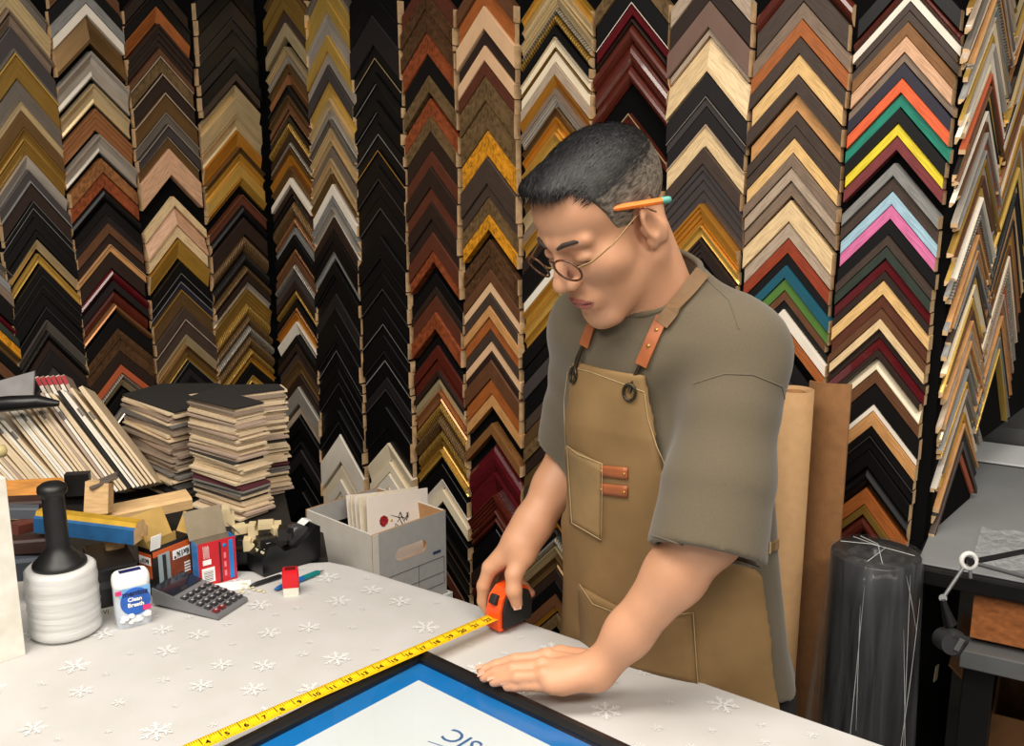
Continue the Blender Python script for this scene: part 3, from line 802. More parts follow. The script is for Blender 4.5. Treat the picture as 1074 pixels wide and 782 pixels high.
go = nt.nodes.new('ShaderNodeOutputMaterial'); gm = nt.nodes.new('ShaderNodeMixShader'); gt = nt.nodes.new('ShaderNodeBsdfTransparent'); gg = nt.nodes.new('ShaderNodeBsdfGlossy')
gg.inputs['Roughness'].default_value = 0.03
fr = nt.nodes.new('ShaderNodeLayerWeight'); fr.inputs['Blend'].default_value = 0.5
pw = nt.nodes.new('ShaderNodeMath'); pw.operation = 'POWER'; pw.inputs[1].default_value = 4.0
nt.links.new(fr.outputs['Facing'], pw.inputs[0])
sc_ = nt.nodes.new('ShaderNodeMath'); sc_.operation = 'MULTIPLY_ADD'; sc_.inputs[1].default_value = 0.35; sc_.inputs[2].default_value = 0.02
nt.links.new(pw.outputs[0], sc_.inputs[0]); nt.links.new(sc_.outputs[0], gm.inputs[0]); nt.links.new(gt.outputs[0], gm.inputs[1]); nt.links.new(gg.outputs[0], gm.inputs[2]); nt.links.new(gm.outputs[0], go.inputs[0])
sheet_('glass_pane', rw - .003, rw - .003, fw - rw + .003, fh - rw + .003, TZ + .0125, TZ + .0145, glass)

# ------------------------------------------------------------------ tape measure
yel = mat('tape_yellow', (246, 196, 24), 0.35, amt=0.04)
ink = mat('tape_ink', (24, 22, 20), 0.5)
orm = mat('tape_orange', (240, 84, 26), 0.35, amt=0.05)
tape = empty('tape_measure', (0, 0, 0), 0, 'orange tape measure with yellow blade drawn out along the picture frame', 'tape measure')
bz = TZ + 0.0235
ta = on_z(524, 645, bz); tb = on_z(186, 792, bz)
td = (tb - ta).normalized(); tn = Vector((-td.y, td.x, 0))
if tn.y < 0: tn = -tn
Lt = (tb - ta).length
vs = []; fs = []; NW = 6; NL = 24
for i in range(NL + 1):
    for j in range(NW + 1):
        w = (j / NW - .5)
        q = ta + td * (Lt * i / NL) + tn * (w * 0.0235)
        vs.append((q.x, q.y, bz + 0.0022 * (4 * w * w)))
for i in range(NL):
    for j in range(NW):
        a = i * (NW + 1) + j
        fs.append([a, a + 1, a + NW + 2, a + NW + 1])
bl = mesh_obj('blade', vs, fs, yel, tape, True)
sm = bl.modifiers.new('thickness', 'SOLIDIFY'); sm.thickness = 0.0004
mb = MB()
inch = 0.0254; zero = (on_z(344, 722.6, bz) - ta).dot(td) + 11 * inch      # position of the 11 mark
def tick(s, w0, w1, th):
    q = ta + td * s
    def Z(w): return bz + 0.0022 * 4 * w * w + 0.0004
    vs = [q + td * a + tn * (w * .0235) for a in (-th, th) for w in (w0, w1)]
    zz = [Z(w0), Z(w1)] * 2
    mb.add([(v.x, v.y, z) for v, z in zip(vs, zz)], [[0, 1, 3, 2]])
k = -10
while k < 260:
    s = zero - k * inch / 8
    if 0.005 < s < Lt - .005:
        ln = .5 if k % 8 == 0 else (.3 if k % 4 == 0 else .18)
        tick(s, .48, .48 - ln, .0003 if k % 8 else .0005)
        tick(s, -.48, -.48 + ln * .6, .0003)
    k += 1
mb.build('graduations', ink, tape)
Mn = Matrix((-td, tn, Vector((0, 0, 1)))).transposed()
if Mn.determinant() < 0: Mn = Matrix((-td, -tn, Vector((0, 0, 1)))).transposed()
for k in range(3, 26):
    s = zero - k * inch
    if 0.012 < s < Lt - .01:
        q = ta + td * (s - .007)
        txt = {12: '1F', 24: '2F'}.get(k, str(k))
        text_mesh('numeral', txt, 0.0115 if k not in (12, 24) else .013, ink, tape, Matrix.Translation((q.x, q.y, bz + .0007)) @ Mn.to_4x4(), .00005, bold=.0003)
# case
cp = at(526, 628, 1.515)
cz = Vector((0, 0, 1)); fx = (-td).normalized(); fx.z = 0; fx.normalize(); sy = cz.cross(fx).normalized()
Mcse = Matrix((fx, sy, cz)).transposed()
base = ta + fx * 0.020 ; base.z = TZ + 0.006
ol = [(-.034, 0), (.030, 0), (.034, .006), (.034, .038), (.026, .056), (.008, .064), (-.014, .062), (-.028, .050), (-.034, .030)]
Mup = Matrix((fx, cz, -sy)).transposed()
mb = MB(); mb.prism(ol, -.015, .015, M=Mup, c=base); mb.build('case', orm, tape)
mb = MB(); ol2 = [(x * .86, .004 + y * .88) for x, y in ol]
mb.prism(ol2, .0148, .0205, M=Mup, c=base); mb.prism(ol2, -.0205, -.0148, M=Mup, c=base); mb.build('rubber_grip', mat('tape_rubber', (24, 24, 25), .6), tape)
mb = MB(); mb.box(base - fx * .030 + cz * .047, (.012, .014, .016), rot=Mcse @ Matrix.Rotation(.5, 3, 'Y'), bev=.003); mb.build('lock_button', mat('tape_rubber', (24, 24, 25), .6), tape)
# ------------------------------------------------------------------ clutter on bench and table
def pxbase(a, b, z=TZ):
    """frame from two pixels on a horizontal plane: origin a, x towards b, y away from the camera"""
    A_, B_ = on_z(a[0], a[1], z), on_z(b[0], b[1], z)
    x = (B_ - A_); L = x.length; x.normalize(); y = Vector((-x.y, x.x, 0))
    if y.y < 0: y = -y
    M = Matrix((x, y, Vector((0, 0, 1)))).transposed()
    return A_, M, L
def place(o, A_, M):
    o.matrix_world = Matrix.Translation(A_) @ M.to_4x4(); return o
def group_empty(name, A_, M, label, cat, group=None):
    e = bpy.data.objects.new(name, None); e.empty_display_size = .03; COL.objects.link(e)
    e.matrix_world = Matrix.Translation(A_) @ M.to_4x4()
    return tag(e, label, cat, group)

# --- stacks of L-shaped mat corner samples
matcol = {'cream': (222, 200, 168), 'white': (232, 226, 214), 'taupe': (150, 132, 116), 'grey': (120, 116, 112), 'charcoal': (56, 52, 50),
          'burgundy': (92, 40, 50), 'olive': (122, 112, 84), 'pale blue': (160, 176, 182), 'pink': (178, 156, 140), 'black': (34, 31, 30)}
def mat_board(c): return mat('mat_board_' + c.replace(' ', '_'), matcol[c], 0.85, amt=0.06, scale=80)
def mat_stack(px, ztop, count, seq, where, seed, steps):
    P = [on_z(x, y, ztop) for x, y in px]
    c = sum(P, Vector()) / len(P)
    rg = random.Random(seed)
    H = ztop - TZ; meshes = {}
    tot = sum(steps[i % len(steps)] for i in range(count))
    z = TZ + 0.0005; 
    for i in range(count):
        th = H * steps[i % len(steps)] / tot
        col = seq[int(i * len(seq) / count)] if i < count - 1 else 'black'
        if rg.random() < 0.28 and i < count - 1: col = rg.choice(seq)
        mb = MB(); mb.prism([(p.x - c.x, p.y - c.y) for p in P], 0, th - 0.0004)
        o = mb.build('mat_sample', [mat_board(col)])
        spread = 0.004 + 0.007 * (1 - i / count)
        o.location = (c.x + rg.uniform(-spread, spread), c.y + rg.uniform(-spread, spread), z)
        o.rotation_euler = (0, 0, rg.uniform(-.05, .05))
        z += th
        if i == count - 1:
            lab = 'black mat corner sample on top of the stack ' + where
        elif i == 0:
            lab = col + ' mat corner sample at the bottom of the stack ' + where
        else:
            lab = '%s mat corner sample within the stack %s' % (col, where)
        tag(o, lab, 'mat sample', 'mat samples stacked ' + where)
stA = on_z(178, 527, TZ)
zA = TZ + 0.196
mat_stack([(127, 413), (178, 432), (213, 424), (192, 412), (236, 407), (228, 402), (168, 402)], zA, 44,
          ['charcoal', 'grey', 'olive', 'grey', 'taupe', 'taupe', 'taupe', 'pink', 'taupe', 'cream', 'taupe', 'cream', 'pink', 'cream'], 'beside the leaning sample fan', 21, [1, 1.4, .8, 1.1, .7])
mat_stack([(197, 416), (247, 428), (278, 421), (250, 413), (299, 407), (292, 402), (236, 403)], TZ + 0.232, 54,
          ['cream', 'cream', 'charcoal', 'grey', 'burgundy', 'cream', 'cream', 'cream', 'pink', 'cream', 'taupe', 'cream', 'cream', 'pink', 'cream', 'white'], 'behind the small wood blocks', 22, [1, .8, 1.3, .7, 1.1])

# --- leaning fan of mat samples in a black tray
rg = random.Random(31)
fan_cols = ['cream', 'white', 'cream', 'cream', 'cream', 'white', 'pink', 'cream']
NB = 45
for i in range(NB):
    x0 = 163 - 4.45 * i
    top = (x0 - 76 + rg.uniform(-2, 2), 408 + i * 0.62 + rg.uniform(-4, 4) + (6 if i > 20 else 0))
    Bq, Tq = at(x0, 506 + min(i, 9) * 1.0, 2.02), at(top[0], top[1], 2.02)
    Bq.z = max(Bq.z, TZ + .004)
    e = (Tq - Bq); Lh = e.length; e.normalize()
    dpt = Vector((-0.41, 0.91, 0)).normalized(); dpt = (dpt - e * dpt.dot(e)).normalized()
    th = e.cross(dpt).normalized()
    M = Matrix((th, dpt, e)).transposed()
    col = 'black' if i == 6 else ('cream' if i < 3 else rg.choice(fan_cols))
    tk = rg.uniform(.0050, .0060)
    mb = MB(); mb.box((0, .055, Lh / 2), (tk, .11, Lh), bev=.0006)
    o = mb.build('mat_sample', mat_board(col))
    o.matrix_world = Matrix.Translation(Bq) @ M.to_4x4()
    lab = {'black': 'single black mat sample leaning among the cream ones in the fan'}.get(col, col + ' mat sample leaning in the fan behind the film roll')
    if i == 0: lab = col + ' mat sample at the outer end of the leaning fan beside the stack'
    tag(o, lab, 'mat sample', 'mat samples leaning in the fan')
    if i in (2, 4, 9, 13, 17, 21, 24, 29):                          # printed code stickers on the board edge
        q = MB(); q.box((0, -.0005, Lh * rg.uniform(.6, .8)), (tk * .9, .0008, .02)); q.build('edge_sticker', mat('sticker_grey', (110, 104, 100), .7), o)
# pink-edged samples and grey board behind the fan
for i in range(6):
    x0 = 42 + i * 5.5
    Bq, Tq = at(x0 + 12, 425, 2.14), at(x0 - 4, 395 - i * .4, 2.14)
    e = (Tq - Bq); Lh = e.length; e.normalize(); dpt = Vector((-.38, .92, 0)); dpt = (dpt - e * dpt.dot(e)).normalized(); th = e.cross(dpt).normalized()
    B2 = Bq - e * 0.16; L2 = Lh + .16
    mb = MB(); mb.box((0, .05, L2 / 2), (.0075, .10, L2), bev=.0006)
    o = mb.build('mat_sample', mat_board('pink' if i % 2 else 'white')); o.matrix_world = Matrix.Translation(B2) @ Matrix((th, dpt, e)).transposed().to_4x4()
    mbq = MB(); mbq.box((0, -.0004, L2 - .012), (.0078, .001, .02)); mbq.build('red_tip', mat('red_tip', (176, 50, 60), .7), o)
    tag(o, 'red-tipped %s mat sample standing behind the leaning fan' % ('pink' if i % 2 else 'white'), 'mat sample', 'red-tipped mat samples')
pa, pb, pc = at(-30, 408, 2.10), at(36, 390, 2.10), at(36, 425, 2.10)
x = (pb - pa).normalized(); M = Matrix((x, Vector((0, 1, 0)) - x * x.y, x.cross(Vector((0, 1, 0))).normalized())).transposed()
mb = MB(); vs = [at(-40, 410, 2.08), at(36, 389, 2.08), at(33, 440, 2.08), at(-40, 450, 2.08)]
vs = vs + [v + Vector((0, .006, 0)) for v in vs]
mb.add(vs, [[3, 2, 1, 0], [4, 5, 6, 7], [0, 1, 5, 4], [1, 2, 6, 5], [2, 3, 7, 6], [3, 0, 4, 7]])
tag(mb.build('grey_board', mat('cool_grey_board', (150, 148, 150), .6)), 'cool grey board standing upright behind the leaning fan', 'board')
# black tray rim lying across the fan
mb = MB(); vs = []
rim = [(-40, 428, 1.97), (10, 423, 1.97), (40, 421, 1.98), (62, 423, 1.99)]
mb.tube([at(*p) for p in rim], [.016, .016, .014, .006], 14)
o = mb.build('black_tray', blackm); tag(o, 'black curved plastic tray lip resting across the leaning mat samples', 'tray')
# brass-coloured knob at the picture side
mb = MB(); kq = at(0, 473, 1.86); mb.lathe([(.002, -.012), (.010, -.010), (.0135, 0), (.010, .010), (.002, .012)], 18, kq)
tag(mb.build('cream_knob', mat('cream_knob', (214, 196, 140), .4)), 'small cream knob in front of the leaning fan', 'knob')

# --- moulding offcuts
wl = mat('pale_wood', (216, 178, 128), .6, kind='wood', amt=.16, scale=30, stretch=(1, 6, 6))
wo = mat('honey_wood', (206, 140, 66), .5, kind='wood', amt=.25, scale=30, stretch=(1, 6, 6))
wd = mat('dark_stained_wood', (54, 34, 30), .5, kind='wood', amt=.3, scale=30, stretch=(1, 6, 6))
goldm = mat('gilt_face', (224, 178, 62), .35, metal=.4, amt=.2)
bluep = mat('blue_flank', (24, 84, 134), .6, amt=.2, scale=60)
def bar_between(name, a, b, w, h, m, label, prof=None, roll_=0.0, mats=None):
    """moulding stick from point a to point b with an L / rabbet profile"""
    a = Vector(a); b = Vector(b); x = (b - a); L = x.length; x.normalize()
    y = Vector((0, 0, 1)).cross(x).normalized(); z = x.cross(y)
    M = Matrix((x, y, z)).transposed() @ Matrix.Rotation(roll_, 3, 'X')
    p = prof or [(-.5, 0), (.5, 0), (.5, .55), (.35, .62), (.3, 1), (-.38, 1), (-.5, .85)]
    mb = MB(); n = len(p)
    vs = [(0, q[0] * w, q[1] * h) for q in p] + [(L, q[0] * w, q[1] * h) for q in p]
    for k in range(n):
        mb.add([vs[k], vs[(k + 1) % n], vs[n + (k + 1) % n], vs[n + k]], [[0, 3, 2, 1]], 0 if (mats is None) else mats[1][k])
    ce = 0 if mats is None else mats[2]
    mb.add(vs[:n], [list(range(n))], ce); mb.add(vs[n:], [list(range(n))[::-1]], ce)
    o = mb.build(name, mats[0] if mats else m)
    o.matrix_world = Matrix.Translation(a) @ M.to_4x4()
    return tag(o, label, 'moulding')
bar_between('moulding_offcut', at(2, 522, 1.70), at(62, 518, 1.76), .06, .030, wo, 'honey coloured wood moulding offcut behind the film roll', roll_=-.25)
bar_between('moulding_offcut', at(-4, 532, 1.66), at(48, 530, 1.68), .035, .016, wd, 'reddish brown moulding offcut below the honey coloured one', roll_=.15)
bar_between('moulding_offcut', at(8, 541, 1.63), at(40, 541, 1.65), .03, .018, mat('blue_grey_paint', (74, 80, 88), .6), 'blue grey painted moulding offcut behind the film roll')
bar_between('moulding_offcut', at(22, 545, 1.66), at(52, 533, 1.74), .05, .024, wl, 'pale wood offcut wedged behind the black handle')
bar_between('moulding_offcut', at(6, 578, 1.58), at(62, 574, 1.60), .035, .022, wd, 'dark brown moulding offcut lying lowest behind the film roll')
bar_between('moulding_offcut', at(12, 560, 1.60), at(46, 551, 1.66), .03, .018, mat('reddish_wood', (96, 50, 40), .5), 'slim reddish moulding offcut crossing behind the handle')
bar_between('moulding_offcut', at(10, 606, 1.57), at(48, 602, 1.60), .04, .036, mat('slate_paint', (58, 64, 74), .6), 'slate painted block of moulding standing behind the film roll')
bar_between('moulding_offcut', at(44, 553, 1.60), at(148, 566, 1.58), .045, .034, None, 'gilt and blue moulding offcut propped beside the screw box',
            prof=[(-.5, 0), (.5, 0), (.5, .5), (.38, .55), (.25, .9), (.1, 1), (-.3, 1), (-.38, .8), (-.5, .72)],
            mats=([bluep, goldm, wl], [2, 1, 1, 1, 1, 1, 1, 0, 0], 2))
bar_between('moulding_offcut', at(90, 560, 1.70), at(158, 568, 1.66), .04, .022, wd, 'dark moulding offcut under the gilt and blue one')
bar_between('moulding_offcut', at(112, 545, 1.80), at(198, 527, 1.88), .055, .022, wl, 'long pale wood moulding offcut lying behind the screw box', roll_=.12)
mb = MB(); q = at(82, 507, 1.78); mb.box(q, (.042, .02, .042), rot=rotz(.2), bev=.001); tag(mb.build('black_block', blackm), 'square black block beside the film roll handle', 'block')
A_, M, L = pxbase((92, 549), (115, 545), TZ)
q = at(103, 521, 1.76)
mb = MB(); mb.prism([(-.022, -.03), (.022, -.028), (.024, .026), (-.018, .03)], -.012, .012, M=Matrix.Rotation(R(80), 3, 'X'), c=q); tag(mb.build('wood_block', wl), 'upright pale wood block with slanted top beside the black block', 'block')
mb = MB(); mb.box(at(109, 504, 1.77), (.05, .05, .006), rot=Matrix.Rotation(-.35, 3, 'Y') @ rotz(.4), bev=.001); tag(mb.build('brown_card', mat('brown_card', (96, 84, 74), .7)), 'folded brown card lying on the upright wood block', 'card')
mb = MB(); mb.box(at(120, 572, 1.62), (.03, .03, .022), rot=rotz(.5), bev=.004); tag(mb.build('wood_block', wl), 'small pale wood block on the black printer', 'block')

# --- small black and cream moulding blocks in front of the stack
sb = [(240, 545, .026, .040, 'c'), (255, 553, .045, .016, 'c'), (267, 560, .022, .034, 'c'), (283, 548, .05, .012, 'c'), (292, 556, .03, .020, 'c'), (246, 566, .04, .02, 'k'), (262, 571, .024, .024, 'c'), (285, 567, .06, .022, 'k'), (236, 575, .045, .022, 'c'), (300, 560, .03, .026, 'k')]
for i, (px, py, w, h, k) in enumerate(sb):
    w *= .8; h *= .8
    q = at(px, py + 4, 1.745 - .004 * i)
    mb = MB(); rz_ = .3 + .25 * math.sin(i * 2)
    mb.prism([(-w / 2, 0), (w / 2, 0), (w / 2, h * .6), (w * .2, h * .65), (w * .15, h), (-w / 2, h)], -.013, .013, M=rotz(rz_) @ Matrix.Rotation(R(90), 3, 'X'), c=q)
    o = mb.build('moulding_block', mat('cream_block', (204, 186, 148), .6, amt=.08) if k == 'c' else blackm)
    tag(o, 'short %s moulding block in the heap before the mat stack' % ('cream' if k == 'c' else 'black'), 'block', 'moulding blocks heaped before the mat stack')
mb = MB(); q = on_z(262, 590, TZ); mb.box(q + Vector((0, .02, .016)), (.12, .07, .030), rot=rotz(.2), bev=.004); tag(mb.build('black_case', blackm), 'low black case under the heap of moulding blocks', 'case')

# --- white boards at the picture side
A_, M, L = pxbase((19, 679), (-44, 700), TZ)
bd = group_empty('white_boxed_frame', A_, M, 'white boxed frame standing on edge beside the film roll', 'boxed frame')
hb = 0.265
for k, (dy, h_, m_) in enumerate(((0, hb, whitem), (.016, hb + .006, mat('off_white_board', (226, 222, 212), .6)))):
    mb = MB(); mb.box((.12, -(dy + .007), h_ / 2), (.24, .014, h_), bev=.001); mb.build('panel', m_, bd)
mb = MB(); mb.box((.118, .0065, hb / 2 - .004), (.25, .001, hb), bev=.0002); mb.build('clear_sleeve', plastic_mat('sleeve_clear', (220, 224, 226), .25, .15), bd)

# --- stretch film roll with black handle
fb = on_z(70, 661, TZ)
fr_ = group_empty('stretch_film_roll', fb, Matrix.Identity(3), 'mini roll of clear stretch film with black plastic handle on the tablecloth', 'film roll')
filmroll = mat('stretch_film', (206, 206, 206), .3, amt=.05, scale=30, stretch=(1, 1, 12), bump=.3)
mb = MB(); pr = [(.02, .002), (.047, .002)]
for k in range(14): pr += [(.0515 + .0007 * math.sin(k * 2.3), .006 + k * .0068), (.051 + .0006 * math.sin(k * 1.7 + 1), .0094 + k * .0068)]
pr += [(.0505, .104), (.046, .108), (.034, .108), (.03, .106)]
mb.lathe(pr, 40); mb.build('film', filmroll, fr_)
mb = MB(); mb.lathe([(.03, .1065), (.0385, .1085), (.0385, .113), (.034, .118), (.024, .128), (.0175, .136), (.0165, .145), (.0158, .215), (.016, .219), (.0205, .222), (.0215, .227), (.0205, .233), (.014, .2375), (.002, .2385)], 36); mb.build('handle', mat('handle_black', (22, 22, 23), .45), fr_)

# --- mint bottle
A_, M, L = pxbase((123, 657), (160, 660), TZ)
A_, M, L = pxbase((126, 661), (162, 652), TZ)
bt = group_empty('mint_bottle', A_, M, 'small flip-top bottle of white mints with blue label beside the calculator', 'bottle')
def rrect(w, d, r, n=5):
    out = []
    for cx, cy, a0 in ((w / 2 - r, d / 2 - r, 0), (-w / 2 + r, d / 2 - r, 90), (-w / 2 + r, -d / 2 + r, 180), (w / 2 - r, -d / 2 + r, 270)):
        for k in range(n + 1):
            a = R(a0 + 90 * k / n); out.append((cx + r * math.cos(a), cy + r * math.sin(a)))
    return out
def loft(mb, secs, mi=0, smooth=True, cx=0, cy=0):
    """secs: list of (w, d, r, z)"""
    rings = [[(x + cx, y + cy, z) for x, y in rrect(w, d, r)] for w, d, r, z in secs]
    n = len(rings[0]); vs = [v for q in rings for v in q]
    fs = [[i * n + k, i * n + (k + 1) % n, (i + 1) * n + (k + 1) % n, (i + 1) * n + k] for i in range(len(rings) - 1) for k in range(n)]
    mb.add(vs, fs, mi, smooth); mb.add(rings[0], [list(range(n))[::-1]], mi); mb.add(rings[-1], [list(range(n))], mi)
W_, D_ = .054, .027
c0 = (W_ / 2 - .003, D_ / 2)
mb = MB(); loft(mb, [(W_ * .92, D_ * .9, .008, .0), (W_ * .95, D_ * .95, .009, .004), (W_, D_, .010, .02), (W_, D_, .010, .066)], cx=c0[0], cy=c0[1]); mb.build('bottle_body', mat('mint_clear', (196, 204, 216), .2, amt=.1, scale=90), bt)
mb = MB(); loft(mb, [(W_ * 1.0, D_ * 1.0, .010, .066), (W_ * 1.02, D_ * 1.03, .010, .068), (W_ * 1.02, D_ * 1.03, .010, .078), (W_ * .96, D_ * .95, .010, .085), (W_ * .86, D_ * .8, .009, .088)], cx=c0[0], cy=c0[1]); mb.build('cap', mat('mint_cap', (240, 240, 242), .35), bt)
mb = MB(); loft(mb, [(W_ * .90, D_ * .86, .008, -.0), (W_ * .93, D_ * .93, .009, .003)], cx=c0[0], cy=c0[1]); mb.build('base_band', mat('mint_navy', (22, 30, 88), .4), bt)
mb = MB(); mb.box((c0[0], c0[1], .0884), (.032, .012, .0008), bev=.0002); mb.build('cap_label', mat('mint_navy', (22, 30, 88), .4), bt)
blueL = mat('mint_blue', (36, 96, 190), .35, kind='plain', amt=.25, scale=40); pinkL = mat('mint_pink', (222, 50, 120), .4); whiteL = mat('print_white', (244, 244, 244), .5); navyL = mat('mint_navy', (22, 30, 88), .4)
mb = MB(); mb.prism([(.0225 * math.cos(2 * math.pi * k / 28), .0225 * math.sin(2 * math.pi * k / 28)) for k in range(28)], 0, .0006, M=Matrix.Rotation(R(90), 3, 'X'), c=(c0[0] + .002, -.0002, .042)); mb.build('round_label', blueL, bt)
mb = MB(); mb.box((c0[0] + .002, -.0002, .058), (.046, .0008, .014), bev=.0002); mb.build('upper_label', mat('mint_sky', (120, 170, 220), .4, amt=.2, scale=60), bt)
mb = MB(); mb.box((c0[0] - .022, -.0006, .060), (.009, .0008, .007), bev=.0002); mb.box((c0[0] + .018, -.0012, .029), (.012, .0008, .008), bev=.0002); mb.build('pink_flash', pinkL, bt)
RX = Matrix.Rotation(R(90), 4, 'X')
text_mesh('brand_print', 'mentos', .0125, navyL, bt, Matrix.Translation((c0[0] + .002, -.0014, .056)) @ RX, .0001, bold=.0004)
text_mesh('line_print', 'Clean', .009, whiteL, bt, Matrix.Translation((c0[0] + .001, -.0014, .046)) @ RX, .0001, bold=.0003)
text_mesh('line_print', 'Breath', .009, whiteL, bt, Matrix.Translation((c0[0] + .002, -.0014, .037)) @ RX, .0001, bold=.0003)
mb = MB(); rg = random.Random(2)
for k in range(16): mb.lathe([(.001, -.003), (.0042, -.0015), (.0042, .0015), (.001, .003)], 10, (c0[0] + rg.uniform(-.02, .02), -.0012, .008 + rg.uniform(0, .012)), M=Matrix.Rotation(rg.uniform(-1, 1), 3, 'X'))
mb.build('mints_showing', whiteL, bt)['kind'] = 'stuff'

# --- calculator
A_, M, L = pxbase((229, 652), (262, 630), TZ)
Mx = M
ca = on_z(229, 651, TZ); cbv = on_z(260, 631, TZ); cd = on_z(164, 634, TZ)
x = (cbv - ca).normalized(); y = Vector((-x.y, x.x, 0)); y = y if y.dot(cd - ca) > 0 else -y
ly = (cd - ca).dot(y); lx = (cbv - ca).length
calc = group_empty('calculator', ca, Matrix((x, y, x.cross(y))).transposed() if x.cross(y).z > 0 else Matrix((x, y, Vector((0, 0, 1)))).transposed(), 'grey desk calculator with tilted dark display on the tablecloth', 'calculator')
calc_g = mat('calc_grey', (126, 126, 130), .4, metal=.3, amt=.05)
flip = x.cross(y).z < 0
sl = .10
def cz_(yv): return .010 + .022 * (yv / ly)
mb = MB(); vs = []
for xx in (0, lx):
    vs += [(xx, 0, .002), (xx, ly, .006), (xx, ly, cz_(ly)), (xx, ly * .66, cz_(ly * .66) - .001), (xx, 0, cz_(0) - .002)]
mb.add(vs, [[0, 1, 2, 3, 4][::-1], [5, 6, 7, 8, 9], [0, 5, 6, 1], [1, 6, 7, 2], [2, 7, 8, 3], [3, 8, 9, 4], [4, 9, 5, 0]]); mb.build('body', calc_g, calc)
mb = MB(); vs = [(lx * .03, ly * .68, cz_(ly * .68) + .0004), (lx * .97, ly * .68, cz_(ly * .68) + .0004), (lx * .97, ly * .985, cz_(ly * .985) + .0006), (lx * .03, ly * .985, cz_(ly * .985) + .0006)]
vs += [(a, b, c + .0015) for a, b, c in vs]
mb.add(vs, [[0, 3, 2, 1], [4, 5, 6, 7], [0, 1, 5, 4], [1, 2, 6, 5], [2, 3, 7, 6], [3, 0, 4, 7]]); mb.build('display', mat('calc_display', (34, 36, 46), .12, spec=.8), calc)
keym = mat('calc_key', (52, 52, 56), .4); redk = mat('calc_red_key', (120, 30, 36), .4)
for r_ in range(5):
    for c_ in range(5):
        xx = lx * (.12 + .19 * c_); yy = ly * (.08 + .118 * r_)
        mb = MB(); mb.box((xx, yy, cz_(yy) + .0005), (lx * .13, ly * .075, .004), bev=.0008)
        mb.build('key', redk if (r_ == 0 and c_ in (0, 1)) else keym, calc)
        mk = MB(); mk.box((xx, yy, cz_(yy) + .0027), (lx * .05, ly * .025, .0003)); mk.build('key_legend', mat('legend', (190, 190, 192), .5), calc)

# --- screw box
def open_box(name, a, b, depth, h, label, mfront, mside, minside, th=.001):
    A_, M, L = pxbase(a, b, TZ)
    g = group_empty(name, A_, M, label, 'box')
    P = lambda nm, c, s, m, rot=None: (lambda mb: (mb.box(c, s, rot=rot, bev=.0003), mb.build(nm, m, g))[1])(MB())
    P('front_panel', (L / 2, 0, h / 2), (L, th, h), mfront); P('back_panel', (L / 2, depth, h / 2), (L, th, h), minside)
    P('side_panel', (0, depth / 2, h / 2), (th, depth, h), mside); P('side_panel', (L, depth / 2, h / 2), (th, depth, h), mside)
    P('bottom_panel', (L / 2, depth / 2, .001), (L, depth, .002), minside)
    return g, L, P
scr_o = mat('screw_orange', (196, 88, 34), .45, amt=.12); scr_k = mat('screw_black', (30, 27, 26), .4); kin = mat('kraft_inner', (186, 152, 86), .8, amt=.1)
hS = .085
g, L, P = open_box('screw_box', (163, 626), (202, 609), .035, hS, 'open black and orange box of wood screws with raised kraft flaps', scr_k, scr_k, kin)
P('orange_panel', (L * .62, -.0009, hS * .50), (L * .72, .0008, hS * .62), mat('screw_brown', (138, 66, 34), .45, amt=.2)); P('orange_band', (L * .5, -.0010, hS * .86), (L * .98, .0008, .010), scr_o); P('orange_band', (L * .5, -.0010, hS * .08), (L * .98, .0008, .012), scr_o)
P('window_print', (L * .28, -.0013, hS * .52), (L * .30, .0008, hS * .62), mat('screw_window', (150, 168, 176), .3)); P('size_panel', (L * .74, -.0014, hS * .70), (L * .46, .0008, .016), whiteL)
mb = MB(); mb.tube([(L * .28, -.002, hS * .80), (L * .28, -.002, hS * .30), (L * .28, -.002, hS * .24)], [.0032, .0030, .006], 10); mb.build('screw_print', scr_k, g)
UP = Matrix.Rotation(R(180), 4, 'Y')
text_mesh('size_print', '6x1\u00bc"', .014, scr_k, g, Matrix.Translation((L * .74, -.0022, hS * .70)) @ UP.inverted() @ RX if False else Matrix.Translation((L * .74, -.0022, hS * .70)) @ RX @ Matrix.Rotation(math.pi, 4, 'Z'), .0001, bold=.0005, sx=.8)
P('side_orange', (-.0009, .0175, hS * .62), (.0008, .031, hS * .5), scr_o); P('side_size_panel', (-.0014, .0175, hS * .72), (.0008, .029, .014), whiteL)
text_mesh('size_print', '6x1\u00bc"', .010, scr_k, g, Matrix.Translation((-.0022, .0175, hS * .72)) @ Matrix.Rotation(R(-90), 4, 'Z') @ RX @ Matrix.Rotation(math.pi, 4, 'Z'), .0001, bold=.0004, sx=.8)
for k in range(4): P('text_bar', (L * .88, -.0014, hS * (.46 - k * .06)), (L * .16, .0006, .0028), whiteL)
P('flap', (L * .42, .046, hS + .020), (L * .95, .001, .05), kin, Matrix.Rotation(R(-28), 3, 'X'))
P('flap', (L + .010, .018, hS + .014), (.001, .032, .036), kin, Matrix.Rotation(R(32), 3, 'Y'))
P('flap', (-.006, .018, hS + .012), (.001, .030, .03), kin, Matrix.Rotation(R(-22), 3, 'Y'))
P('tuck_flap', (L * .08, -.004, hS + .010), (L * .26, .001, .026), whiteL, Matrix.Rotation(R(12), 3, 'X'))
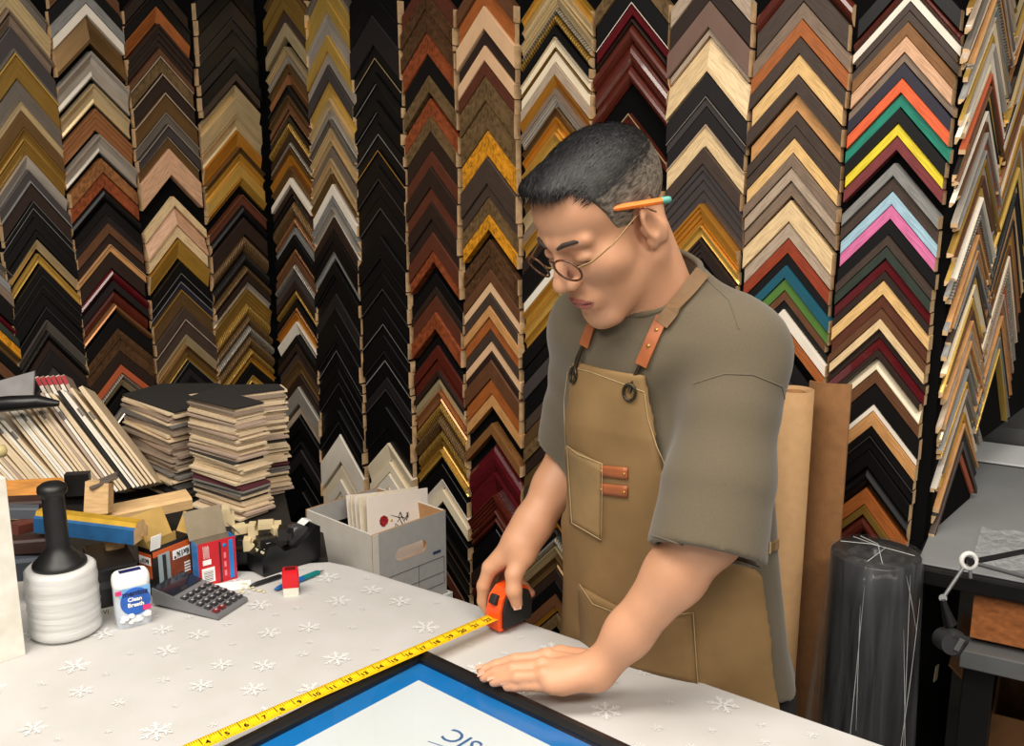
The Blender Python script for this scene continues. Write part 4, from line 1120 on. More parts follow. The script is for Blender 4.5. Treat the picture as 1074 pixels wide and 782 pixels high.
# --- red box
rd = mat('red_carton', (196, 26, 40), .4, amt=.06); rb = mat('carton_blue', (32, 122, 196), .4)
g, L, P = open_box('red_carton', (210, 617), (249, 606), .026, .078, 'open red carton with blue edges standing beside the screw box', rd, rb, mat('carton_grey_inside', (136, 124, 104), .8), .001)
P('blue_strip', (L * .87, -.0009, .039), (L * .12, .0007, .070), rb); P('dark_strip', (L * .58, -.0009, .038), (L * .05, .0007, .072), mat('carton_dark', (60, 24, 40), .5))
P('barcode_panel', (L * .24, -.0009, .020), (L * .34, .0007, .026), whiteL)
for k in range(7): P('barcode_bar', (L * .24, -.0013, .010 + k * .0028), (L * .24, .0005, .0012 if k % 2 else .0007), scr_k)
P('emblem', (L * .22, -.0009, .043), (L * .22, .0007, .009), whiteL)
mb = MB(); mb.lathe([(.0005, 0), (.0035, 0), (.0035, .0008), (.0005, .0008)], 16, (L * .70, -.0006, .066), M=Matrix.Rotation(R(90), 3, 'X')); mb.build('blue_seal', rb, g)
for k in range(6):
    P('text_line', (L * (.14 + .028 * k), -.0008, .062 - (k % 2) * .002), (.0006, .0004, .022), whiteL)
for k in range(3):
    P('text_line', (L * .70, -.0008, .016 + k * .016), (.004, .0004, .010), mat('carton_pink_text', (232, 130, 140), .5))
P('flap', (L * .45, .036, .078 + .022), (L * 1.0, .001, .05), mat('carton_grey_inside', (136, 124, 104), .8), Matrix.Rotation(R(-25), 3, 'X'))
P('flap', (L + .004, .013, .078 + .008), (.001, .024, .024), mat('carton_grey_inside', (136, 124, 104), .8), Matrix.Rotation(R(-38), 3, 'Y'))

# --- black label printer with pale front strip
A_, M, L = pxbase((103, 645), (152, 634), TZ)
A_, M, L = pxbase((102, 647), (148, 637), TZ)
g = group_empty('label_box', A_, M, 'black box with pale printed strip behind the mint bottle', 'box')
mb = MB(); mb.box((L / 2, .06, .045), (L, .12, .066), bev=.004); mb.build('case', blackm, g)
mb = MB(); mb.box((L / 2, .06, .006), (L * 1.0, .12, .012), bev=.001); mb.build('pale_strip', mat('pale_strip', (196, 196, 186), .6), g)
mb = MB(); mb.box((L / 2, -.0005, .05), (L * .92, .001, .012), bev=.0002); mb.build('slot', mat('slot_grey', (52, 52, 54), .3), g)
text_mesh('strip_print', 'Vi', .011, scr_k, g, Matrix.Translation((L * .20, -.0008, .006)) @ RX, .0001)

# --- tape dispenser
A_, M, L = pxbase((276, 606), (344, 583), TZ)
g = group_empty('tape_dispenser', A_, M, 'black desk tape dispenser behind the red stamp', 'tape dispenser')
L = .115; pf_ = [(0, .004), (.004, 0), (L, 0), (L + .004, .006), (L + .006, .062), (L - .002, .066), (L - .02, .050), (L - .045, .036), (L - .07, .036), (L - .085, .052), (L - .10, .052), (.006, .040), (0, .034)]
mb = MB(); mb.prism(pf_, -.05, 0, M=Matrix.Rotation(R(90), 3, 'X')); mb.build('body', mat('dispenser_black', (18, 18, 19), .28), g)
mb = MB()
strip = [(L - .096, .0535), (L - .080, .0535), (L - .062, .046), (L - .03, .060), (L - .008, .072), (L - .0, .070)]
vs = []
for (xx, zz) in strip: vs += [(xx, .014, zz), (xx, .036, zz)]
mb.add(vs, [[2 * k, 2 * k + 1, 2 * k + 3, 2 * k + 2] for k in range(len(strip) - 1)]); mb.build('tape_strip', mat('tape_white', (224, 224, 226), .3), g)
mb = MB(); mb.lathe([(.014, -.011), (.024, -.011), (.024, .011), (.014, .011)], 28, (L - .028, .025, .044), M=Matrix.Rotation(R(90), 3, 'X')); mb.build('tape_reel', mat('reel_grey', (58, 58, 60), .3), g)
mb = MB()
for k in range(7): mb.box((.012 + .006 * (k % 4), .010 + .009 * (k // 2), .0415 + .004 * (k % 2)), (.012, .010, .004), rot=rotz(k * .7), bev=.0008)
mb.build('putty_scraps', mat('putty', (206, 198, 166), .7), g)

# --- red stamp
A_, M, L = pxbase((299, 630), (318, 621), TZ)
A_, M, L = pxbase((297, 626), (318, 627), TZ)
g = group_empty('self_inking_stamp', A_, M @ rotz(.3), 'red and white self-inking stamp standing beside the teal pen', 'stamp')
mb = MB(); loft(mb, [(.026, .020, .003, 0), (.026, .020, .003, .018)], cx=.013, cy=.010); mb.build('stamp_base', mat('stamp_white', (232, 226, 214), .4), g)
mb = MB(); loft(mb, [(.027, .021, .003, .015), (.027, .021, .003, .040), (.025, .019, .005, .045)], cx=.013, cy=.010); mb.build('stamp_cap', mat('stamp_red', (206, 22, 34), .25), g)
mb = MB(); loft(mb, [(.017, .012, .003, .044), (.017, .012, .003, .0458)], cx=.013, cy=.010); mb.build('cap_recess', mat('stamp_dark', (96, 14, 20), .3), g)
mb = MB(); mb.box((.0268, .010, .012), (.001, .004, .016)); mb.build('guide_slot', blackm, g)
# --- pens
def pen(a, b, r, m1, m2, m3, label):
    a, b = on_z(*a, TZ), on_z(*b, TZ); x = (b - a); L = x.length; x.normalize(); y = Vector((0, 0, 1)).cross(x); M = Matrix((x, y, Vector((0, 0, 1)))).transposed()
    g = group_empty('ballpoint_pen', a + Vector((0, 0, r + .0006)), M, label, 'pen')
    Q = Matrix.Rotation(R(90), 3, 'Y')
    mb = MB(); mb.lathe([(r * .3, 0), (r * .75, .006), (r, .014), (r, L * .62)], 16, M=Q); mb.build('barrel', m1, g)
    mb = MB(); mb.lathe([(r * 1.05, L * .62), (r * 1.05, L * .92), (r * .7, L * .97)], 16, M=Q); mb.build('grip', m2, g)
    mb = MB(); mb.lathe([(r * .65, L * .97), (r * .4, L), (r * .15, L * 1.08)], 12, M=Q); mb.build('tip', m3, g)
pen((288, 621), (336, 602), .0045, mat('pen_blue', (20, 92, 160), .3), mat('pen_teal', (0, 118, 118), .4), steel, 'blue and teal ballpoint pen lying behind the stamp')
pen((262, 617), (296, 606), .004, blackm, blackm, blackm, 'black pen lying in front of the tape dispenser')
# --- paper slip and cream pellets
q = on_z(232, 615, TZ)
mb = MB(); mb.box(q + Vector((.02, 0, .0012)), (.06, .035, .0008), rot=rotz(.3)); tag(mb.build('paper_slip', whitem), 'small white paper slip between the calculator and red carton', 'paper')
for i in range(12):
    rg = random.Random(i); q = on_z(262 + rg.uniform(-14, 16), 617 + rg.uniform(-5, 5), TZ)
    mb = MB(); mb.lathe([(.0005, 0), (.0032, .0003), (.0034, .0014), (.0022, .0022), (.0005, .0024)], 10, q + Vector((0, 0, .0007)))
    tag(mb.build('putty_pellet', mat('putty', (206, 198, 166), .7)), 'tiny cream pellet scattered on the cloth by the black pen', 'pellet', 'cream pellets on the cloth')

# --- archive box on a low stand, with prints
ZR = 0.842
A0, B0, C0 = on_z(307, 538.5, ZR), on_z(391, 561.5, ZR), on_z(477, 538.5, ZR)
e1b = (A0 - B0); e2b = (C0 - B0); LA, LC = e1b.length, e2b.length
e1b.normalize(); e2b.normalize(); md = (e1b + e2b).normalized(); sd = (e2b - e1b).normalized()
e1b = (md - sd).normalized(); e2b = (md + sd).normalized()
Mb = Matrix((e2b, e1b, Vector((0, 0, 1)))).transposed()
hB = 0.25; zb = ZR - hB
ab = bpy.data.objects.new('archive_box', None); COL.objects.link(ab)
ab.matrix_world = Matrix.Translation((B0.x, B0.y, zb)) @ Mb.to_4x4()
tag(ab, 'white and grey cardboard archive box with hand holes full of prints', 'archive box')
bxw = mat('archive_white', (206, 200, 192), .7, amt=.04); bxg = mat('archive_grey', (164, 163, 162), .65, amt=.05, scale=50); bxi = mat('archive_inside', (168, 126, 84), .85, amt=.08)
def panel_with_hole(name, W, H, th, hole, m_out, m_in, M4):
    """flat carton panel in local x-z with an oval hand hole"""
    hx, hz, hw, hh = hole
    ov = [(hx + (hw - hh) * (1 if math.cos(a) > 0 else -1) + hh * math.cos(a), hz + hh * math.sin(a)) for a in [2 * math.pi * (k + .5) / 24 for k in range(24)]]
    outer = []
    for (x_, z_) in ov:
        dx, dz = x_ - hx, z_ - hz
        t = min((W - hx) / dx if dx > 0 else (-hx / dx if dx < 0 else 9e9), (H - hz) / dz if dz > 0 else (-hz / dz if dz < 0 else 9e9))
        outer.append((hx + dx * t, hz + dz * t))
    mb = MB(); n = len(ov)
    corners = [(0, 0), (W, 0), (W, H), (0, H)]
    bm = bmesh.new()
    lo = [bm.verts.new((a, 0, c)) for a, c in corners]; li = [bm.verts.new((a, 0, c)) for a, c in ov]
    ed = [bm.edges.new((lo[k], lo[(k + 1) % 4])) for k in range(4)] + [bm.edges.new((li[k], li[(k + 1) % n])) for k in range(n)]
    bmesh.ops.triangle_fill(bm, use_beauty=True, use_dissolve=False, edges=ed)
    bm.verts.index_update()
    tri = [[v.index for v in f.verts] for f in bm.faces if not all(v in li for v in f.verts)]
    base_v = [tuple(v.co) for v in bm.verts]; bm.free()
    mb.add(base_v, tri, 0); mb.add([(a, th, c) for a, _, c in base_v], tri, 1)
    vs = [(a, 0, c) for a, c in ov] + [(a, th, c) for a, c in ov]
    mb.add(vs, [[k, (k + 1) % n, n + (k + 1) % n, n + k] for k in range(n)], 1)
    vs = [(a, y_, c) for y_ in (0, th) for a, c in corners]
    mb.add(vs, [[0, 1, 5, 4], [1, 2, 6, 5], [2, 3, 7, 6], [3, 0, 4, 7]], 1)
    o = mb.build(name, [m_out, m_in], ab); o.matrix_local = M4
    return o
th = .004
panel_with_hole('end_panel', LC, hB, th, (LC * .5, hB * .76, .042, .0135), bxg, bxi, Matrix.Identity(4))
panel_with_hole('end_panel', LC, hB, th, (LC * .5, hB * .76, .042, .0135), bxg, bxi, Matrix.Translation((0, LA - th, 0)))
P = lambda nm, c, s, m: (lambda mb: (mb.box(c, s, bev=.0006), mb.build(nm, m, ab))[1])(MB())
P('side_panel', (th / 2, LA / 2, hB / 2), (th, LA - 2 * th, hB), bxw); P('side_panel', (LC - th / 2, LA / 2, hB / 2), (th, LA - 2 * th, hB), bxw)
P('inner_lining', (LC - th - .001, LA / 2, hB / 2), (.001, LA - 2 * th, hB - .002), bxi)
P('corner_strip', (.006, -.0006, hB / 2), (.016, .001, hB), bxw)
P('bottom_panel', (LC / 2, LA / 2, .002), (LC - 2 * th, LA - 2 * th, .004), bxi)
P('base_lid', (LC / 2, -.005, hB * .16), (LC + .02, .006, hB * .20), mat('archive_lid', (200, 200, 198), .6)); P('base_lid', (LC + .007, LA / 2, hB * .16), (.006, LA + .01, hB * .20), mat('archive_lid', (200, 200, 198), .6))
inkg = mat('archive_ink', (84, 86, 90), .6)
for z_ in (.60, .46, .36): P('form_line', (LC * .56, -.0006, hB * z_), (LC * .80, .0008, .0010), inkg)
for x_ in (.16, .60, .965): P('form_line', (LC * x_, -.0006, hB * .48), (.0010, .0008, hB * .24), inkg)
P('blue_flash', (LC * .86, -.0008, hB * .66), (.022, .0008, .006), mat('archive_blue', (40, 62, 92), .6)); P('brand_plate', (LC * .58, -.0009, hB * .30), (.06, .0008, .018), scr_k)
text_mesh('brand_print', 'BOX', .013, whiteL, ab, Matrix.Translation((LC * .62, -.0016, hB * .30)) @ RX, .0001, bold=.0003)
mb = MB(); sx, sy_ = B0 + e2b * LC / 2 + e1b * LA / 2, 0
mb.box((sx.x, sx.y, zb / 2 - .001), (LC * .9, LA * .8, zb - .002), rot=Mb, bev=.004)
tag(mb.build('low_cabinet', darkw), 'low black cabinet under the archive box', 'cabinet')
# prints leaning in the box
prm = mat('print_paper', (232, 222, 214), .55, amt=.02); crm = mat('cream_board', (226, 214, 192), .6)
for k in range(5):
    o_in = Vector((LC * .13 + .004 * k, LA * (.20 + .075 * k), .02)); Wp, Hp = LC * (.84 - .02 * k), hB + .028 - .004 * k
    g = bpy.data.objects.new('art_print' if k == 0 else 'mat_board', None)
    mb = MB(); mb.box((Wp / 2, .002, Hp / 2), (Wp, .004, Hp), bev=.0004)
    if k == 0:
        COL.objects.link(g); holder = g
        pm = mb.build('print_sheet', prm, g)
    else:
        bpy.data.objects.remove(g); holder = mb.build('mat_board', crm if k % 2 else prm)
    holder.matrix_world = Matrix.Translation((B0.x, B0.y, zb)) @ Mb.to_4x4() @ Matrix.Translation(o_in) @ Matrix.Rotation(R(-9 - 2 * k), 4, 'X') @ Matrix.Rotation(R(7 if k == 0 else 5 + k), 4, 'Y')
    if k == 0:
        tag(holder, 'white art print with red rose and black sketch in the archive box', 'art print')
        rose = mat('rose_red', (150, 24, 34), .6, kind='burl', amt=.5, scale=120); rg = random.Random(5)
        mr = MB()
        for j in range(9):
            a = j * .7; rr = .007 * (1 - j / 14)
            mr.prism([(rr * (1 + .15 * math.sin(3 * t)) * math.cos(t), rr * math.sin(t)) for t in [2 * math.pi * u / 12 for u in range(12)]], 0, .0003, M=Matrix.Rotation(R(90), 3, 'X'), c=(Wp * .24 + .006 * math.cos(a), -.0002 - .0001 * j, Hp * .80 + .007 * math.sin(a)))
        mr.build('rose_bloom', rose, g)
        mr = MB(); mr.lathe([(.0005, 0), (.003, 0), (.003, .0004), (.0005, .0004)], 10, (Wp * .37, -.0003, Hp * .80), M=Matrix.Rotation(R(90), 3, 'X')); mr.build('yellow_centre', mat('rose_yellow', (206, 168, 70), .6), g)
        mr = MB()
        for j in range(16):
            x0, z0 = Wp * (.44 + rg.uniform(0, .22)), Hp * (.66 + rg.uniform(0, .16))
            mr.tube([(x0, -.0004, z0), (x0 + rg.uniform(-.014, .014), -.0006, z0 + rg.uniform(-.02, .012)), (x0 + rg.uniform(-.02, .022), -.0004, z0 + rg.uniform(-.03, .02))], [.0007, .0012, .0003], 5)
        mr.build('ink_sketch', mat('sketch_ink', (60, 54, 54), .7), g)
    else:
        tag(holder, 'plain %s board standing behind the rose print in the archive box' % ('cream' if k % 2 else 'white'), 'board', 'boards in the archive box')
# ------------------------------------------------------------------ the man (implicit surfaces, meshed with surface nets)
def V3(v): return np.array((v[0], v[1], v[2]), dtype=np.float32)
class G:
    """sampling grid (or list of points) with implicit primitives"""
    def __init__(s, lo, hi, h):
        s.lo = np.array(lo, float); s.h = h
        s.n = np.maximum(2, np.ceil((np.array(hi) - s.lo) / h).astype(int) + 1)
        ax = [(s.lo[k] + h * np.arange(s.n[k])).astype(np.float32) for k in range(3)]
        s.X, s.Y, s.Z = np.meshgrid(*ax, indexing='ij')
class Pts:
    def __init__(s, P):
        P = np.asarray(P, dtype=np.float32); s.X, s.Y, s.Z = P[:, 0], P[:, 1], P[:, 2]
def ell(g, c, r, M=None):
    x, y, z = g.X - c[0], g.Y - c[1], g.Z - c[2]
    if M is not None:
        x, y, z = (M[0][0] * x + M[1][0] * y + M[2][0] * z, M[0][1] * x + M[1][1] * y + M[2][1] * z, M[0][2] * x + M[1][2] * y + M[2][2] * z)
    k0 = np.sqrt((x / r[0]) ** 2 + (y / r[1]) ** 2 + (z / r[2]) ** 2)
    k1 = np.sqrt((x / r[0] ** 2) ** 2 + (y / r[1] ** 2) ** 2 + (z / r[2] ** 2) ** 2) + 1e-6
    return k0 * (k0 - 1) / k1
def cap(g, a, b, ra, rb=None):
    rb = ra if rb is None else rb
    d = [b[k] - a[k] for k in range(3)]; L2 = sum(q * q for q in d) + 1e-9
    t = np.clip(((g.X - a[0]) * d[0] + (g.Y - a[1]) * d[1] + (g.Z - a[2]) * d[2]) / L2, 0, 1)
    return np.sqrt((g.X - a[0] - t * d[0]) ** 2 + (g.Y - a[1] - t * d[1]) ** 2 + (g.Z - a[2] - t * d[2]) ** 2) - (ra + (rb - ra) * t)
def su(a, b, k):
    h = np.clip(0.5 + 0.5 * (b - a) / k, 0, 1)
    return b + (a - b) * h - k * h * (1 - h)
def ss(a, b, k):            # a minus b
    return -su(-a, b, k)
def chain(g, pts, rad, k=0.006):
    d = None
    for i in range(len(pts) - 1):
        q = cap(g, pts[i], pts[i + 1], rad[i], rad[i + 1])
        d = q if d is None else su(d, q, k)
    return d
def sstep(x, a, b):
    t = np.clip((x - a) / (b - a), 0, 1); return t * t * (3 - 2 * t)

def nets(F, g):
    """naive surface nets"""
    n = F.shape; S = F < 0
    cs = np.zeros(tuple(k - 1 for k in n), np.int8)
    for dx in (0, 1):
        for dy in (0, 1):
            for dz in (0, 1):
                cs += S[dx:n[0] - 1 + dx, dy:n[1] - 1 + dy, dz:n[2] - 1 + dz]
    act = (cs > 0) & (cs < 8)
    I = np.argwhere(act)
    idx = -np.ones(act.shape, np.int64); idx[act] = np.arange(len(I))
    acc = np.zeros((len(I), 3)); cnt = np.zeros(len(I))
    cor = [(a, b, c) for a in (0, 1) for b in (0, 1) for c in (0, 1)]
    for p in cor:
        for ax in range(3):
            if p[ax]: continue
            q = list(p); q[ax] = 1
            fa = F[I[:, 0] + p[0], I[:, 1] + p[1], I[:, 2] + p[2]]; fb = F[I[:, 0] + q[0], I[:, 1] + q[1], I[:, 2] + q[2]]
            m = (fa < 0) != (fb < 0)
            t = np.where(m, fa / np.where(m, fa - fb, 1), 0)
            pos = np.array(p, float)[None, :].repeat(len(I), 0); pos[:, ax] = t
            acc += pos * m[:, None]; cnt += m
    V = (I + acc / cnt[:, None]) * g.h + g.lo
    Fq = []
    for ax in range(3):
        sl0 = [slice(None)] * 3; sl1 = [slice(None)] * 3
        sl0[ax] = slice(0, n[ax] - 1); sl1[ax] = slice(1, n[ax])
        A, B = S[tuple(sl0)], S[tuple(sl1)]
        E = np.argwhere(A != B)
        o1, o2 = [(1, 2), (2, 0), (0, 1)][ax]
        ok = (E[:, o1] > 0) & (E[:, o2] > 0) & (E[:, o1] < n[o1] - 1) & (E[:, o2] < n[o2] - 1)
        E = E[ok]
        def cell(d1, d2):
            c = E.copy(); c[:, o1] -= d1; c[:, o2] -= d2
            return idx[c[:, 0], c[:, 1], c[:, 2]]
        q = np.stack([cell(1, 1), cell(0, 1), cell(0, 0), cell(1, 0)], 1)
        inside = A[E[:, 0], E[:, 1], E[:, 2]]
        q[~inside] = q[~inside][:, ::-1]
        Fq.append(q)
    return V, np.concatenate(Fq)
def np_mesh(name, V, Q, mats, parent, fm=None):
    me = bpy.data.meshes.new(name)
    me.vertices.add(len(V)); me.vertices.foreach_set('co', np.asarray(V, np.float32).ravel())
    me.loops.add(len(Q) * 4); me.loops.foreach_set('vertex_index', Q.astype(np.int32).ravel())
    me.polygons.add(len(Q)); me.polygons.foreach_set('loop_start', np.arange(len(Q), dtype=np.int32) * 4)
    me.polygons.foreach_set('use_smooth', np.ones(len(Q), bool))
    for m in mats: me.materials.append(m)
    if fm is not None: me.polygons.foreach_set('material_index', fm.astype(np.int32))
    me.update(calc_edges=True); me.validate()
    o = bpy.data.objects.new(name, me); return link(o, parent)
def smooth(V, Q, it=2, lam=0.5):
    for _ in range(it):
        acc = np.zeros_like(V); cnt = np.zeros(len(V))
        for a in range(4):
            for b in (1, 3):
                np.add.at(acc, Q[:, a], V[Q[:, (a + b) % 4]]); np.add.at(cnt, Q[:, a], 1)
        V = V + lam * (acc / np.maximum(cnt, 1)[:, None] - V)
    return V

# ---- skeleton
bF = Vector((-.61, -.79, 0)).normalized(); bL = Vector((.79, -.61, 0)).normalized()
HIP = at(715, 690, 1.512)
NECK = at(690, 300, 1.317)
SHL = NECK + bL * .126 + Vector((0, 0, -.072)); SHR = NECK - bL * .102 + Vector((0, 0, -.066))
ELB_L = at(745, 556, 1.20); WR_L = on_z(628, 703, .905)
ELB_R = at(603, 478, 1.53); WR_R = at(547, 568, 1.49)
# ---- head frame
YAW, TILT, HS = R(54), R(33), .90
Fh = Vector((-math.sin(YAW), -math.cos(YAW), 0))
hf = Fh * math.cos(TILT) - Vector((0, 0, 1)) * math.sin(TILT)
hl_ = Vector((0, 0, 1)).cross(Fh).normalized()
hu = hl_.cross(hf).normalized() * -1
hu = hf.cross(hl_) * -1 if hf.cross(hl_).z < 0 else hf.cross(hl_)
MH = Matrix((hl_, hf, hu)).transposed()
EAR = at(681, 238, 1.20)
HO = EAR - MH @ Vector((.079 * HS, -.004, 0))
def h2w(p): return HO + MH @ (Vector(p) * HS)
def w2h(p): return (MH.inverted() @ (Vector(p) - HO)) / HS
person = empty('person', (HIP.x, HIP.y, 0), 0, 'man in olive T-shirt and tan work apron bending over the table, measuring', 'person')
def toP(V): return V - np.array([HIP.x, HIP.y, 0])[None, :]

skin = mat('skin', (203, 150, 117), .50, amt=.06, scale=22, sss=.12)
lipm = mat('lip_skin', (168, 98, 88), .42, amt=.06, sss=.1)
shirt_m = mat('olive_jersey', (90, 80, 63), .9, kind='cloth', amt=.05, scale=300, bump=.1, sheen=.2)
apron_m = mat('tan_canvas', (128, 100, 62), .85, kind='cloth', amt=.14, scale=14, bump=.15)
leather = mat('brown_leather', (150, 82, 42), .5, amt=.18, scale=40)
stitch = mat('pale_thread', (172, 150, 112), .8)
metalk = mat('dark_hook_metal', (66, 58, 48), .35, metal=.7)

def cran(g):
    d = ell(g, (0, -.012, .053), (.076, .099, .077))
    return su(d, ell(g, (0, .036, .058), (.066, .058, .058)), .02)
NL = w2h(NECK + Vector((0, 0, -.05)) + bF * -.01)
def head_sdf(g):
    d = cran(g)
    d = su(d, ell(g, (0, .034, -.018), (.0665, .061, .070)), .024)
    d = su(d, ell(g, (0, .040, -.068), (.053, .050, .044)), .024)
    d = su(d, ell(g, (0, .083, -.103), (.021, .016, .017)), .02)
    for s in (-1, 1):
        d = su(d, cap(g, (s * .056, .002, -.046), (s * .022, .072, -.099), .016, .016), .018)
        d = su(d, ell(g, (s * .041, .060, -.012), (.025, .023, .022)), .026)
        d = su(d, cap(g, (s * .010, .092, .034), (s * .046, .077, .034), .009, .008), .012)
        d = ss(d, ell(g, (s * .033, .102, .012), (.019, .014, .011)), .012)
        d = su(d, ell(g, (s * .0315, .082, .011), (.0165, .012, .0105)), .004)
        d = ss(d, cap(g, (s * .017, .098, .0035), (s * .045, .088, .0045), .0018), .003)
    d = su(d, cap(g, (0, .091, .026), (0, .114, -.014), .0068, .0100), .012)
    d = su(d, ell(g, (0, .1155, -.021), (.0120, .0115, .0105)), .008)
    for s in (-1, 1):
        d = su(d, ell(g, (s * .0128, .104, -.025), (.0082, .0115, .0080)), .006)
        d = ss(d, ell(g, (s * .0070, .111, -.0335), (.0038, .005, .004)), .003)
    d = su(d, ell(g, (0, .089, -.061), (.030, .016, .021)), .015)
    d = su(d, ell(g, (0, .0995, -.0560), (.022, .0085, .0050)), .004)
    d = su(d, ell(g, (0, .0975, -.0660), (.018, .0090, .0062)), .004)
    for s in (-1, 1):
        d = ss(d, cap(g, (0, .1095, -.0605), (s * .024, .096, -.0617), .0020, .0016), .002)
    d = ss(d, cap(g, (-.014, .106, -.079), (.014, .106, -.079), .006), .008)
    # ears
    for s in (-1, 1):
        Me = Matrix.Rotation(s * R(-22), 3, 'Z') @ Matrix.Rotation(R(-12), 3, 'X')
        e = ell(g, (s * .079, -.008, .002), (.0075, .0165, .031), Me)
        e = su(e, ell(g, (s * .076, .000, -.023), (.006, .008, .011), Me), .006)
        e = ss(e, ell(g, (s * .087, -.005, .003), (.007, .0095, .018), Me), .005)
        e = su(e, cap(g, (s * .078, .004, -.006), (s * .077, .006, .004), .004), .004)
        d = su(d, e, .006)
    # neck
    d = su(d, cap(g, (0, -.030, -.020), (NL.x, NL.y, NL.z), .056, .067), .03)
    for s in (-1, 1):
        d = su(d, cap(g, (s * .058, -.03, -.02), (NL.x + s * .015, NL.y + .045, NL.z + .01), .012, .012), .03)
    return d
g = G((-.10, -.16, -.20), (.10, .135, .15), .0021)
F = head_sdf(g)
Vh, Qh = nets(F, g); Vh = smooth(Vh, Qh, 1, .4)
fc_ = Vh[Qh].mean(1)
lipmask = ((fc_[:, 0] / .026) ** 2 + ((fc_[:, 2] + .0610) / .0105) ** 2 < 1) & (fc_[:, 1] > .083)
MHn = np.array(MH) * HS
VhW = Vh @ MHn.T + np.array(HO)[None, :]
bodyV = [VhW]; bodyQ = [Qh]; bodyM = [lipmask.astype(int)]; off = len(VhW)
def add_body(V, Q):
    global off
    bodyV.append(V); bodyQ.append(Q + off); bodyM.append(np.zeros(len(Q), int)); off += len(V)

# ---- left arm and hand resting on the frame
def bounds(pts, pad):
    P = np.array([tuple(p) for p in pts]); return P.min(0) - pad, P.max(0) + pad
LK = [on_z(574, 689, .903), on_z(569, 699, .906), on_z(571, 709, .902), on_z(578, 719, .893)]
LP = [on_z(540, 692, .899), on_z(538, 701, .900), on_z(543, 710, .896), on_z(553, 718, .888)]
LD = [on_z(520, 698, .889), on_z(520, 705, .890), on_z(528, 712, .887), on_z(540, 719, .884)]
LT = [on_z(505, 703, .8815), on_z(508, 710, .8815), on_z(518, 715, .8815), on_z(532, 720, .880)]
WH = WR_L
TH = [on_z(612, 692, .892), on_z(588, 686, .888), on_z(570, 689, .884), on_z(556, 692, .882)]
def left_arm(g):
    um = (ELB_L - WH)
    d = chain(g, [SHL, ELB_L], [.048, .039], .02)
    d = su(d, chain(g, [ELB_L, ELB_L.lerp(WH, .3), ELB_L.lerp(WH, .72), WH], [.037, .037, .0285, .0235], .02), .03)
    palm = None
    for k in range(4):
        q = cap(g, WH.lerp(LK[k], .12), LK[k], .0160, .0108)
        palm = q if palm is None else su(palm, q, .012)
    palm = su(palm, cap(g, WH.lerp(LK[3], .15), LK[3].lerp(WH, .25) - Vector((0, 0, .004)), .017, .013), .012)
    d = su(d, palm, .018)
    for k in range(4):
        r0 = [.0088, .0090, .0087, .0078][k]
        f = chain(g, [LK[k], LP[k], LD[k], LT[k]], [r0 + .001, r0, r0 * .92, r0 * .78], .003)
        f = su(f, ell(g, LK[k] + Vector((0, 0, .004)), (.0105, .0095, .0095)), .005)
        d = su(d, f, .0022)
    d = su(d, chain(g, TH, [.016, .0125, .0115, .009], .004), .010)
    return d
lo, hi = bounds([SHL, ELB_L, WH] + LT + LK, .07)
g1 = G(*bounds([ELB_L.lerp(SHL, .25), ELB_L, WH] + LT + LK + LP, .055), .0023)
F = left_arm(g1); V, Q = nets(F, g1); add_body(smooth(V, Q, 1, .35), Q)
# ---- right arm and hand gripping the tape
RK = [at(514, 595, 1.500), at(522, 589, 1.512), at(532, 586, 1.522), at(541, 588, 1.530)]
RI = [RK[0], at(507, 614, 1.505), at(507, 630, 1.512), at(512, 641, 1.512)]
RM = [RK[1], at(512, 609, 1.530), at(522, 626, 1.545), at(540, 634, 1.545)]
RR = [RK[2], at(526, 608, 1.552), at(538, 624, 1.560), at(553, 632, 1.548)]
RL_ = [RK[3], at(541, 606, 1.565), at(550, 616, 1.566), at(557, 622, 1.550)]
RT = [at(549, 583, 1.478), at(539, 602, 1.470), at(539, 619, 1.468), at(542, 633, 1.474)]
def right_arm(g):
    d = chain(g, [SHR, ELB_R], [.046, .037], .02)
    d = su(d, chain(g, [ELB_R, ELB_R.lerp(WR_R, .35), ELB_R.lerp(WR_R, .8), WR_R], [.034, .034, .028, .0245], .02), .03)
    palm = None
    for k in range(4):
        q = cap(g, WR_R.lerp(RK[k], .1), RK[k], .019, .0125)
        palm = q if palm is None else su(palm, q, .014)
    d = su(d, palm, .02)
    for pts, r0 in ((RI, .0102), (RM, .0102), (RR, .0098), (RL_, .0088)):
        d = su(d, chain(g, pts, [r0 + .001, r0, r0 * .95, r0 * .8], .004), .005)
    d = su(d, chain(g, [WR_R.lerp(RT[0], .6)] + RT, [.020, .0165, .0130, .0120, .0092], .005), .012)
    return d
g1 = G(*bounds([ELB_R.lerp(SHR, .3), ELB_R, WR_R] + RK + RI + RM + RR + RL_ + RT, .05), .0026)
F = right_arm(g1); V, Q = nets(F, g1); add_body(smooth(V, Q, 1, .35), Q)
# ---- torso core joining neck and arms under the shirt
def core(g):
    d = cap(g, HIP, NECK - Vector((0, 0, .16)) - bF * .02, .085, .07)
    d = su(d, cap(g, SHL, SHR, .036), .03)
    d = su(d, cap(g, NECK - Vector((0, 0, .16)) - bF * .02, NECK - Vector((0, 0, .02)) - bF * .01, .05, .04), .03)
    d = su(d, cap(g, SHL, SHL.lerp(ELB_L, .8), .05, .045), .02)
    return su(d, cap(g, SHR, SHR.lerp(ELB_R, .75), .048, .042), .02)
g1 = G(*bounds([HIP, NECK, SHL, SHR, SHL.lerp(ELB_L, .8), SHR.lerp(ELB_R, .75)], .11), .008)
F = core(g1); V, Q = nets(F, g1); add_body(V, Q)
body = np_mesh('body', toP(np.concatenate(bodyV)), np.concatenate(bodyQ), [skin, lipm], person, np.concatenate(bodyM))
body['label'] = 'bare head, neck, forearms and hands'

